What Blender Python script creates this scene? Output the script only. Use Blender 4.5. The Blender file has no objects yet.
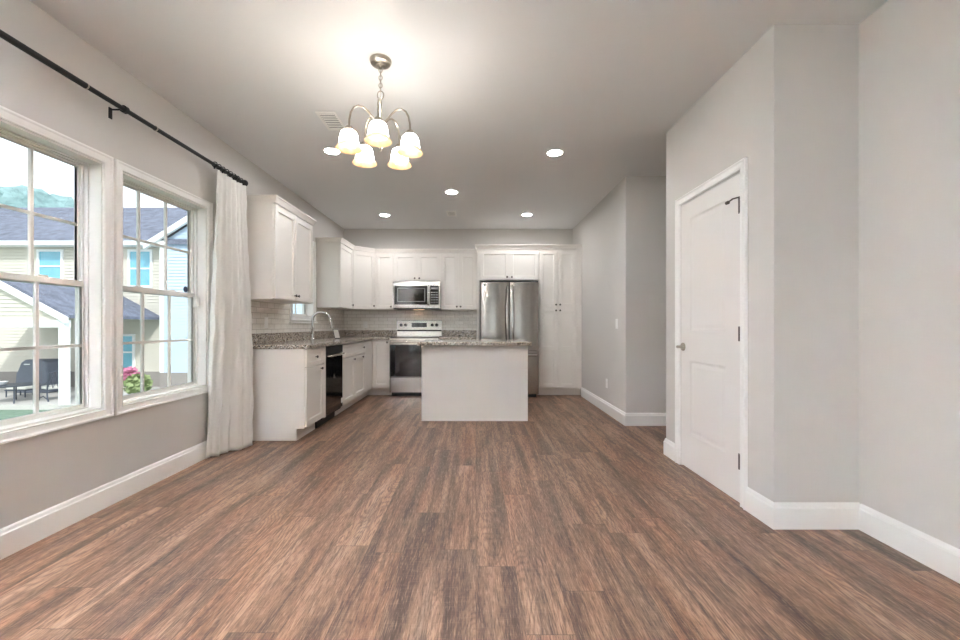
import bpy, bmesh, math, random
from mathutils import Vector, Matrix

random.seed(7)
SC = bpy.context.scene
COL = SC.collection
V = Vector

# ------------------------------------------------------------------ camera
CAM_H = 1.104
cd = bpy.data.cameras.new('camera')
cd.sensor_width = 36.0
cd.lens = 414.0 / 960.0 * 36.0
cd.shift_x = 4.0 / 960.0
cd.shift_y = 5.0 / 960.0
cd.clip_start = 0.05
cd.clip_end = 300
cam = bpy.data.objects.new('camera', cd)
cam.location = (0, 0, CAM_H)
cam.rotation_euler = (math.radians(90), 0, 0)
COL.objects.link(cam)
SC.camera = cam

# ------------------------------------------------------------------ exposure, world, sun, added fill lights
SC.view_settings.view_transform = 'Standard'
SC.view_settings.look = 'None'
SC.view_settings.gamma = 1.0
SC.view_settings.use_curve_mapping = False
SC.view_settings.exposure = 0.64
SC.cycles.max_bounces = 10
SC.cycles.diffuse_bounces = 6
SC.cycles.transparent_max_bounces = 16
SC.cycles.caustics_reflective = False
SC.cycles.caustics_refractive = False
SC.cycles.sample_clamp_indirect = 100.0

wd = bpy.data.worlds.new('sky')
SC.world = wd
wd.use_nodes = True
wn, wl = wd.node_tree.nodes, wd.node_tree.links
wn.clear()
wo = wn.new('ShaderNodeOutputWorld')
wb = wn.new('ShaderNodeBackground')
wb.inputs['Strength'].default_value = 1.25
tc = wn.new('ShaderNodeTexCoord')
mp = wn.new('ShaderNodeMapping')
mp.inputs['Scale'].default_value = (2.0, 2.0, 5.0)
nz = wn.new('ShaderNodeTexNoise')
nz.inputs['Scale'].default_value = 1.6
nz.inputs['Detail'].default_value = 5
cr = wn.new('ShaderNodeValToRGB')
cr.color_ramp.elements[0].position = 0.32
cr.color_ramp.elements[0].color = (0.78, 0.84, 0.93, 1)
cr.color_ramp.elements[1].position = 0.55
cr.color_ramp.elements[1].color = (1.0, 1.0, 1.0, 1)
wl.new(tc.outputs['Generated'], mp.inputs['Vector'])
wl.new(mp.outputs['Vector'], nz.inputs['Vector'])
wl.new(nz.outputs['Fac'], cr.inputs['Fac'])
wl.new(cr.outputs['Color'], wb.inputs['Color'])
wl.new(wb.outputs['Background'], wo.inputs['Surface'])

sl = bpy.data.lights.new('sun', 'SUN')
sl.energy = 2.1
sl.angle = math.radians(3)
sl.color = (1.0, 0.96, 0.90)
sun = bpy.data.objects.new('sun', sl)
sun.rotation_euler = V((-0.45, 0.62, -0.64)).to_track_quat('-Z', 'Y').to_euler()
sun.location = (6, -8, 9)
COL.objects.link(sun)


def fill_area(name, loc, rot, sx, sy, power, color):
    l = bpy.data.lights.new(name, 'AREA')
    l.shape = 'RECTANGLE'
    l.size, l.size_y = sx, sy
    l.energy = power
    l.color = color
    o = bpy.data.objects.new(name, l)
    o.location = loc
    o.rotation_euler = rot
    COL.objects.link(o)
    return o


# fill lights added outside the two made-up patio doors behind the camera
fill_area('fill_light_side_door', (-2.62, -2.3, 1.06), (0, math.radians(-90), 0), 2.0, 2.1, 70, (0.95, 0.98, 1.0))
fill_area('fill_light_rear_door', (-0.1, -4.82, 1.06), (math.radians(90), 0, 0), 2.0, 2.0, 8, (0.95, 0.98, 1.0))

# ------------------------------------------------------------------ materials
def lin(c):
    c = c / 255.0
    return c / 12.92 if c <= 0.04045 else ((c + 0.055) / 1.055) ** 2.4


def rgb(r, g, b):
    return (lin(r), lin(g), lin(b), 1.0)


def mat(name, color, rough=0.5, metal=0.0, spec=0.5, noise=None, bump=None):
    m = bpy.data.materials.new(name)
    m.use_nodes = True
    n, l = m.node_tree.nodes, m.node_tree.links
    p = n['Principled BSDF']
    p.inputs['Base Color'].default_value = color
    p.inputs['Roughness'].default_value = rough
    p.inputs['Metallic'].default_value = metal
    p.inputs['Specular IOR Level'].default_value = spec
    t = n.new('ShaderNodeTexCoord')
    if noise:                                         # (scale, amount): slight colour mottling
        x = n.new('ShaderNodeTexNoise')
        x.inputs['Scale'].default_value = noise[0]
        x.inputs['Detail'].default_value = 4
        l.new(t.outputs['Object'], x.inputs['Vector'])
        mx = n.new('ShaderNodeMix')
        mx.data_type = 'RGBA'
        a = noise[1]
        mx.inputs['A'].default_value = tuple(c * (1 - a) for c in color[:3]) + (1,)
        mx.inputs['B'].default_value = tuple(min(1, c * (1 + a)) for c in color[:3]) + (1,)
        l.new(x.outputs['Fac'], mx.inputs['Factor'])
        l.new(mx.outputs['Result'], p.inputs['Base Color'])
    if bump:                                          # (scale, strength, distance)
        x = n.new('ShaderNodeTexNoise')
        x.inputs['Scale'].default_value = bump[0]
        x.inputs['Detail'].default_value = 3
        l.new(t.outputs['Object'], x.inputs['Vector'])
        b = n.new('ShaderNodeBump')
        b.inputs['Strength'].default_value = bump[1]
        b.inputs['Distance'].default_value = bump[2]
        l.new(x.outputs['Fac'], b.inputs['Height'])
        l.new(b.outputs['Normal'], p.inputs['Normal'])
    return m


def emit_mat(name, color, strength):
    m = mat(name, color, 0.4)
    p = m.node_tree.nodes['Principled BSDF']
    p.inputs['Emission Color'].default_value = color
    p.inputs['Emission Strength'].default_value = strength
    return m


M = {}
M['wall'] = mat('greige_wall_paint', rgb(206, 202, 197), 0.75, spec=0.25, bump=(260, 0.04, 0.002))
M['ceiling'] = mat('white_ceiling_paint', rgb(227, 227, 227), 0.85, spec=0.2, bump=(200, 0.05, 0.002))
M['trim'] = mat('white_trim_paint', rgb(243, 242, 239), 0.35, spec=0.45, noise=(3, 0.015))
M['door'] = mat('white_door_paint', rgb(232, 229, 225), 0.38, spec=0.45, noise=(3, 0.015))
M['cabinet'] = mat('white_cabinet_paint', rgb(233, 228, 221), 0.36, spec=0.45, noise=(4, 0.012))
M['island'] = mat('white_island_panel', rgb(229, 226, 221), 0.4, spec=0.4, noise=(4, 0.015))
M['vinyl'] = mat('white_vinyl', rgb(232, 229, 224), 0.4, noise=(5, 0.015))
M['black_metal'] = mat('black_metal', rgb(12, 12, 12), 0.5, noise=(40, 0.2))
M['nickel'] = mat('brushed_nickel', rgb(176, 168, 156), 0.28, 1.0, noise=(30, 0.08))
M['dark_nickel'] = mat('dark_pewter', rgb(92, 86, 80), 0.35, 0.8, noise=(30, 0.1))
M['chrome'] = mat('chrome', rgb(205, 204, 202), 0.12, 1.0, noise=(30, 0.04))
M['black'] = mat('black_plastic', rgb(18, 18, 19), 0.4, noise=(30, 0.2))
M['black_glass'] = mat('black_glass', rgb(14, 14, 15), 0.06, spec=0.8, noise=(6, 0.2))
M['grey_button'] = mat('pale_grey_marking', rgb(150, 150, 150), 0.5, noise=(30, 0.1))
M['shade_cream'] = None
M['gap'] = mat('shadow_gap_black', rgb(28, 26, 25), 0.7, noise=(20, 0.1))
M['paper'] = mat('pale_card', rgb(205, 203, 198), 0.5, noise=(30, 0.08))
M['plastic_white'] = mat('white_plastic', rgb(238, 236, 232), 0.4, noise=(9, 0.01))


def brushed(name, color, rough, axis_scale):
    m = mat(name, color, rough, 1.0)
    n, l = m.node_tree.nodes, m.node_tree.links
    p = n['Principled BSDF']
    t = n.new('ShaderNodeTexCoord')
    q = n.new('ShaderNodeMapping')
    q.inputs['Scale'].default_value = axis_scale
    x = n.new('ShaderNodeTexNoise')
    x.inputs['Scale'].default_value = 6
    x.inputs['Detail'].default_value = 3
    l.new(t.outputs['Object'], q.inputs['Vector'])
    l.new(q.outputs['Vector'], x.inputs['Vector'])
    r = n.new('ShaderNodeMapRange')
    r.inputs['To Min'].default_value = rough * 0.75
    r.inputs['To Max'].default_value = rough * 1.3
    l.new(x.outputs['Fac'], r.inputs['Value'])
    l.new(r.outputs['Result'], p.inputs['Roughness'])
    mx = n.new('ShaderNodeMix')
    mx.data_type = 'RGBA'
    mx.inputs['A'].default_value = tuple(c * 0.96 for c in color[:3]) + (1,)
    mx.inputs['B'].default_value = tuple(min(1, c * 1.04) for c in color[:3]) + (1,)
    l.new(x.outputs['Fac'], mx.inputs['Factor'])
    l.new(mx.outputs['Result'], p.inputs['Base Color'])
    return m


M['steel'] = brushed('stainless_steel', rgb(158, 153, 147), 0.22, (30, 30, 0.4))
M['steel_h'] = brushed('stainless_steel_horizontal_grain', rgb(188, 184, 178), 0.2, (1, 30, 30))


def glass_mat():
    m = bpy.data.materials.new('window_glass')
    m.use_nodes = True
    n, l = m.node_tree.nodes, m.node_tree.links
    n.clear()
    o = n.new('ShaderNodeOutputMaterial')
    a = n.new('ShaderNodeBsdfTransparent')
    a.inputs['Color'].default_value = (0.93, 0.97, 0.98, 1)
    g = n.new('ShaderNodeBsdfGlossy')
    g.inputs['Roughness'].default_value = 0.02
    f = n.new('ShaderNodeLayerWeight')
    f.inputs['Blend'].default_value = 0.5
    q = n.new('ShaderNodeMath')
    q.operation = 'POWER'
    q.inputs[1].default_value = 5.0
    l.new(f.outputs['Facing'], q.inputs[0])
    w = n.new('ShaderNodeMath')
    w.operation = 'MULTIPLY_ADD'
    w.inputs[1].default_value = 0.5
    w.inputs[2].default_value = 0.02
    l.new(q.outputs[0], w.inputs[0])
    x = n.new('ShaderNodeMixShader')
    l.new(w.outputs[0], x.inputs['Fac'])
    l.new(a.outputs['BSDF'], x.inputs[1])
    l.new(g.outputs['BSDF'], x.inputs[2])
    l.new(x.outputs['Shader'], o.inputs['Surface'])
    return m


M['glass'] = glass_mat()


def floor_mat():
    m = bpy.data.materials.new('wood_plank_floor')
    m.use_nodes = True
    n, l = m.node_tree.nodes, m.node_tree.links
    p = n['Principled BSDF']

    def math_(op, a, b=None, c=None):
        k = n.new('ShaderNodeMath')
        k.operation = op
        for i, v in enumerate((a, b, c)):
            if v is None:
                continue
            if isinstance(v, (int, float)):
                k.inputs[i].default_value = v
            else:
                l.new(v, k.inputs[i])
        return k.outputs[0]

    def comb(a, b, c):
        k = n.new('ShaderNodeCombineXYZ')
        for i, v in enumerate((a, b, c)):
            if isinstance(v, (int, float)):
                k.inputs[i].default_value = v
            else:
                l.new(v, k.inputs[i])
        return k.outputs[0]

    def white(vec):
        k = n.new('ShaderNodeTexWhiteNoise')
        k.noise_dimensions = '3D'
        l.new(vec, k.inputs['Vector'])
        return k.outputs['Value']

    def noise(vec, scale, detail, rough=0.55, dist=0.0):
        k = n.new('ShaderNodeTexNoise')
        k.inputs['Scale'].default_value = scale
        k.inputs['Detail'].default_value = detail
        k.inputs['Roughness'].default_value = rough
        k.inputs['Distortion'].default_value = dist
        l.new(vec, k.inputs['Vector'])
        return k.outputs['Fac']

    def ramp(fac, stops):
        k = n.new('ShaderNodeValToRGB')
        e = k.color_ramp.elements
        e[0].position, e[0].color = stops[0]
        e[1].position, e[1].color = stops[-1]
        for pos, c in stops[1:-1]:
            q = e.new(pos)
            q.color = c
        l.new(fac, k.inputs['Fac'])
        return k.outputs['Color']

    def mix(fac, a, b, mode='MIX'):
        k = n.new('ShaderNodeMix')
        k.data_type = 'RGBA'
        k.blend_type = mode
        for nm, v in (('Factor', fac), ('A', a), ('B', b)):
            if isinstance(v, (int, float)):
                k.inputs[nm].default_value = v
            elif isinstance(v, tuple):
                k.inputs[nm].default_value = v
            else:
                l.new(v, k.inputs[nm])
        return k.outputs['Result']

    t = n.new('ShaderNodeTexCoord')
    s = n.new('ShaderNodeSeparateXYZ')
    l.new(t.outputs['Object'], s.inputs['Vector'])
    X, Y = s.outputs['X'], s.outputs['Y']
    W, LN = 0.178, 1.22
    px = math_('DIVIDE', X, W)
    ix = math_('FLOOR', px)
    fx = math_('FRACT', px)
    off = white(comb(ix, 3.3, 1.7))
    py = math_('ADD', math_('DIVIDE', Y, LN), off)
    iy = math_('FLOOR', py)
    fy = math_('FRACT', py)
    r1 = white(comb(ix, iy, 0.5))
    r2 = white(comb(ix, iy, 9.5))
    sh = math_('MULTIPLY', r1, 40.0)
    # printed strip inside each plank: broad streaks running with the board
    streak = noise(comb(math_('MULTIPLY', X, 11.0), math_('MULTIPLY', Y, 0.75), sh), 1.0, 3, 0.6, 0.25)
    mid = noise(comb(math_('MULTIPLY', X, 42.0), math_('MULTIPLY', Y, 3.0), sh), 1.0, 4, 0.6, 0.6)
    fine = noise(comb(math_('MULTIPLY', X, 210.0), math_('MULTIPLY', Y, 16.0), sh), 1.0, 3, 0.7)
    saw = noise(comb(math_('MULTIPLY', X, 14.0), math_('MULTIPLY', Y, 150.0), sh), 1.0, 2, 0.5)
    # cathedral figure: contour bands of a stretched noise
    fig = noise(comb(math_('MULTIPLY', X, 7.0), math_('MULTIPLY', Y, 1.1), math_('ADD', sh, 7.0)), 1.0, 1, 0.4, 0.3)
    band = math_('SINE', math_('MULTIPLY', fig, 95.0))
    band = math_('POWER', math_('ABSOLUTE', band), 5.0)
    figmask = math_('GREATER_THAN', r2, 0.45)
    base = ramp(ramp_val(n, l, streak, 0.30, 0.72), [(0.0, rgb(66, 48, 38)), (0.22, rgb(106, 79, 63)), (0.45, rgb(146, 112, 90)),
                                                     (0.68, rgb(174, 137, 111)), (1.0, rgb(192, 160, 135))])
    # grey-brown and orange-brown patches along the boards
    hue = noise(comb(math_('MULTIPLY', X, 6.0), math_('MULTIPLY', Y, 0.9), math_('ADD', sh, 21.0)), 1.0, 2, 0.5)
    base = mix(math_('MULTIPLY', ramp_val(n, l, hue, 0.52, 0.70), 0.45), base, rgb(178, 126, 94))
    base = mix(math_('MULTIPLY', ramp_val(n, l, hue, 0.48, 0.30), 0.45), base, rgb(126, 109, 96))
    tone = mix(r2, rgb(168, 168, 168), rgb(255, 253, 250))
    base = mix(0.55, base, tone, 'MULTIPLY')
    base = mix(math_('MULTIPLY', ramp_val(n, l, mid, 0.50, 0.66), 0.66), base, rgb(72, 53, 43))
    base = mix(math_('MULTIPLY', math_('MULTIPLY', band, figmask), 0.42), base, rgb(76, 54, 44))
    base = mix(math_('MULTIPLY', ramp_val(n, l, fine, 0.5, 0.64), 0.6), base, rgb(54, 40, 33))
    base = mix(math_('MULTIPLY', ramp_val(n, l, fine, 0.46, 0.32), 0.30), base, rgb(206, 176, 150))
    base = mix(math_('MULTIPLY', ramp_val(n, l, saw, 0.55, 0.75), 0.10), base, rgb(196, 164, 142))
    # seams
    ex = math_('MINIMUM', fx, math_('SUBTRACT', 1.0, fx))
    ey = math_('MINIMUM', fy, math_('SUBTRACT', 1.0, fy))
    sx = math_('LESS_THAN', ex, 0.006)
    sy = math_('LESS_THAN', ey, 0.0013)
    seam = math_('MAXIMUM', sx, sy)
    base = mix(math_('MULTIPLY', seam, 0.6), base, rgb(58, 42, 35))
    l.new(base, p.inputs['Base Color'])
    rr = n.new('ShaderNodeMapRange')
    rr.inputs['To Min'].default_value = 0.34
    rr.inputs['To Max'].default_value = 0.5
    l.new(fine, rr.inputs['Value'])
    l.new(rr.outputs['Result'], p.inputs['Roughness'])
    p.inputs['Specular IOR Level'].default_value = 0.45
    b = n.new('ShaderNodeBump')
    b.inputs['Strength'].default_value = 0.25
    b.inputs['Distance'].default_value = 0.001
    hgt = math_('SUBTRACT', fine, math_('MULTIPLY', seam, 1.5))
    l.new(hgt, b.inputs['Height'])
    l.new(b.outputs['Normal'], p.inputs['Normal'])
    return m


def ramp_val(n, l, fac, a, b):
    k = n.new('ShaderNodeMapRange')
    k.inputs['From Min'].default_value = a
    k.inputs['From Max'].default_value = b
    k.clamp = True
    l.new(fac, k.inputs['Value'])
    return k.outputs['Result']


M['floor'] = floor_mat()


def granite_mat():
    m = mat('speckled_granite', rgb(176, 165, 152), 0.14, spec=0.6)
    n, l = m.node_tree.nodes, m.node_tree.links
    p = n['Principled BSDF']
    t = n.new('ShaderNodeTexCoord')
    v = n.new('ShaderNodeTexVoronoi')
    v.inputs['Scale'].default_value = 105
    l.new(t.outputs['Object'], v.inputs['Vector'])
    s = n.new('ShaderNodeSeparateColor')
    l.new(v.outputs['Color'], s.inputs['Color'])
    r = n.new('ShaderNodeValToRGB')
    e = r.color_ramp.elements
    r.color_ramp.interpolation = 'CONSTANT'
    e[0].position, e[0].color = 0.0, rgb(62, 57, 54)
    e[1].position, e[1].color = 0.13, rgb(140, 129, 117)
    for pos, c in ((0.30, rgb(192, 182, 170)), (0.58, rgb(212, 205, 196)), (0.80, rgb(166, 150, 134)), (0.90, rgb(230, 226, 219))):
        q = e.new(pos)
        q.color = c
    l.new(s.outputs['Red'], r.inputs['Fac'])
    z = n.new('ShaderNodeTexNoise')
    z.inputs['Scale'].default_value = 14
    z.inputs['Detail'].default_value = 4
    l.new(t.outputs['Object'], z.inputs['Vector'])
    mx = n.new('ShaderNodeMix')
    mx.data_type = 'RGBA'
    mx.blend_type = 'MULTIPLY'
    mx.inputs['B'].default_value = rgb(196, 188, 180)
    l.new(z.outputs['Fac'], mx.inputs['Factor'])
    l.new(r.outputs['Color'], mx.inputs['A'])
    l.new(mx.outputs['Result'], p.inputs['Base Color'])
    return m


M['granite'] = granite_mat()


def tile_mat(name, swap):
    """glossy cream subway tile; swap: which object axis runs along the wall"""
    m = mat(name, rgb(214, 207, 197), 0.12, spec=0.6)
    n, l = m.node_tree.nodes, m.node_tree.links
    p = n['Principled BSDF']
    t = n.new('ShaderNodeTexCoord')
    s = n.new('ShaderNodeSeparateXYZ')
    c = n.new('ShaderNodeCombineXYZ')
    l.new(t.outputs['Object'], s.inputs['Vector'])
    l.new(s.outputs[swap], c.inputs['X'])
    l.new(s.outputs['Z'], c.inputs['Y'])
    b = n.new('ShaderNodeTexBrick')
    b.inputs['Scale'].default_value = 1.0
    b.inputs['Brick Width'].default_value = 0.152
    b.inputs['Row Height'].default_value = 0.0575
    b.inputs['Mortar Size'].default_value = 0.0022
    b.inputs['Mortar Smooth'].default_value = 0.3
    b.inputs['Color1'].default_value = rgb(242, 238, 231)
    b.inputs['Color2'].default_value = rgb(232, 227, 218)
    b.inputs['Mortar'].default_value = rgb(186, 178, 167)
    l.new(c.outputs['Vector'], b.inputs['Vector'])
    l.new(b.outputs['Color'], p.inputs['Base Color'])
    z = n.new('ShaderNodeTexNoise')
    z.inputs['Scale'].default_value = 22
    l.new(t.outputs['Object'], z.inputs['Vector'])
    a = n.new('ShaderNodeMath')
    a.operation = 'MULTIPLY_ADD'
    a.inputs[1].default_value = -0.8
    l.new(b.outputs['Fac'], a.inputs[0])
    l.new(z.outputs['Fac'], a.inputs[2])
    q = n.new('ShaderNodeBump')
    q.inputs['Strength'].default_value = 0.7
    q.inputs['Distance'].default_value = 0.006
    l.new(a.outputs[0], q.inputs['Height'])
    l.new(q.outputs['Normal'], p.inputs['Normal'])
    return m


M['tile_back'] = tile_mat('cream_subway_tile_back', 'X')
M['tile_left'] = tile_mat('cream_subway_tile_left', 'Y')


def fabric_mat():
    m = bpy.data.materials.new('white_linen')
    m.use_nodes = True
    n, l = m.node_tree.nodes, m.node_tree.links
    p = n['Principled BSDF']
    p.inputs['Base Color'].default_value = rgb(248, 246, 242)
    p.inputs['Roughness'].default_value = 0.9
    p.inputs['Specular IOR Level'].default_value = 0.1
    o = n['Material Output']
    tr = n.new('ShaderNodeBsdfTranslucent')
    tr.inputs['Color'].default_value = rgb(248, 247, 243)
    x = n.new('ShaderNodeMixShader')
    x.inputs['Fac'].default_value = 0.3
    l.new(p.outputs['BSDF'], x.inputs[1])
    l.new(tr.outputs['BSDF'], x.inputs[2])
    l.new(x.outputs['Shader'], o.inputs['Surface'])
    t = n.new('ShaderNodeTexCoord')
    z = n.new('ShaderNodeTexNoise')
    z.inputs['Scale'].default_value = 26
    z.inputs['Detail'].default_value = 5
    z.inputs['Distortion'].default_value = 1.2
    l.new(t.outputs['Object'], z.inputs['Vector'])
    b = n.new('ShaderNodeBump')
    b.inputs['Strength'].default_value = 0.5
    b.inputs['Distance'].default_value = 0.012
    l.new(z.outputs['Fac'], b.inputs['Height'])
    l.new(b.outputs['Normal'], p.inputs['Normal'])
    return m


M['linen'] = fabric_mat()


def shade_mat(name, c0, c1, strength):
    """lit frosted alabaster glass with soft warm streaks"""
    m = bpy.data.materials.new(name)
    m.use_nodes = True
    n, l = m.node_tree.nodes, m.node_tree.links
    p = n['Principled BSDF']
    t = n.new('ShaderNodeTexCoord')
    z = n.new('ShaderNodeTexNoise')
    z.inputs['Scale'].default_value = 16
    z.inputs['Detail'].default_value = 3
    l.new(t.outputs['Object'], z.inputs['Vector'])
    r = n.new('ShaderNodeValToRGB')
    r.color_ramp.elements[0].position, r.color_ramp.elements[0].color = 0.38, c0
    r.color_ramp.elements[1].position, r.color_ramp.elements[1].color = 0.60, c1
    l.new(z.outputs['Fac'], r.inputs['Fac'])
    l.new(r.outputs['Color'], p.inputs['Base Color'])
    l.new(r.outputs['Color'], p.inputs['Emission Color'])
    p.inputs['Emission Strength'].default_value = strength
    p.inputs['Roughness'].default_value = 0.35
    return m


M['shade'] = shade_mat('lit_frosted_shade_glass', rgb(253, 245, 230), rgb(250, 250, 250), 20.0)
M['shade_lip'] = shade_mat('cream_shade_lip_glass', rgb(226, 196, 150), rgb(246, 226, 190), 0.35)
M['bulb'] = emit_mat('lit_bulb', rgb(255, 248, 238), 14.0)
M['can_lens'] = emit_mat('lit_downlight_lens', rgb(248, 249, 252), 160.0)


def siding_mat(name, c1, axis_h=0.115):
    m = mat(name, c1, 0.6, spec=0.2)
    n, l = m.node_tree.nodes, m.node_tree.links
    p = n['Principled BSDF']
    t = n.new('ShaderNodeTexCoord')
    z = n.new('ShaderNodeTexNoise')
    z.inputs['Scale'].default_value = 2
    l.new(t.outputs['Object'], z.inputs['Vector'])
    mx = n.new('ShaderNodeMix')
    mx.data_type = 'RGBA'
    mx.inputs['A'].default_value = tuple(c * 0.95 for c in c1[:3]) + (1,)
    mx.inputs['B'].default_value = tuple(min(1, c * 1.05) for c in c1[:3]) + (1,)
    l.new(z.outputs['Fac'], mx.inputs['Factor'])
    l.new(mx.outputs['Result'], p.inputs['Base Color'])
    return m


M['siding'] = siding_mat('beige_vinyl_siding', rgb(214, 208, 197))
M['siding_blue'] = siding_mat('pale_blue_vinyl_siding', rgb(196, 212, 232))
M['shingle'] = mat('slate_grey_shingles', rgb(116, 120, 136), 0.85, spec=0.2, noise=(3.5, 0.6), bump=(10, 0.8, 0.08))
M['ext_white'] = mat('exterior_white_trim', rgb(240, 240, 240), 0.5, noise=(3, 0.02))
M['ext_pane'] = mat('pale_blue_window_pane', rgb(120, 186, 208), 0.08, spec=0.8, noise=(3, 0.15))
M['foundation'] = mat('grey_block_foundation', rgb(150, 144, 140), 0.85, noise=(12, 0.12), bump=(18, 0.4, 0.02))
M['concrete'] = mat('pale_patio_concrete', rgb(205, 200, 196), 0.8, noise=(5, 0.06))
M['grass'] = mat('lawn_grass', rgb(138, 160, 142), 0.9, spec=0.1, noise=(6, 0.25), bump=(60, 0.8, 0.04))
M['grill_cover'] = mat('dark_grey_vinyl_cover', rgb(112, 118, 132), 0.55, noise=(8, 0.15), bump=(7, 0.3, 0.04))
M['patio_metal'] = mat('dark_patio_metal', rgb(80, 86, 98), 0.5, 0.3, noise=(20, 0.1))
M['cushion'] = mat('pale_cushion', rgb(222, 220, 214), 0.9, noise=(12, 0.05))
M['tree_leaf'] = mat('blue_green_foliage', rgb(140, 166, 168), 0.9, spec=0.1, noise=(1.6, 0.35), bump=(3, 0.9, 0.3))
M['bark'] = mat('tree_bark', rgb(110, 96, 84), 0.9, noise=(8, 0.2), bump=(12, 0.6, 0.03))
M['petal'] = mat('pink_petals', rgb(196, 120, 150), 0.7, noise=(30, 0.15))
M['leaf'] = mat('yellow_green_leaf', rgb(142, 156, 108), 0.7, noise=(25, 0.2))
M['pot'] = mat('grey_blue_pot', rgb(120, 128, 140), 0.6, noise=(10, 0.1))
M['sticker'] = mat('dark_blue_sticker', rgb(52, 66, 96), 0.4, noise=(40, 0.1))


# ------------------------------------------------------------------ mesh building
def orient(o, u, n):
    """frame: (u along face, d outward, z up) -> world"""
    o, u, n = V(o), V(u).normalized(), V(n).normalized()
    return lambda a, d, z: o + u * a + n * d + V((0, 0, z))


WORLD = lambda x, y, z: V((x, y, z))


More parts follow.
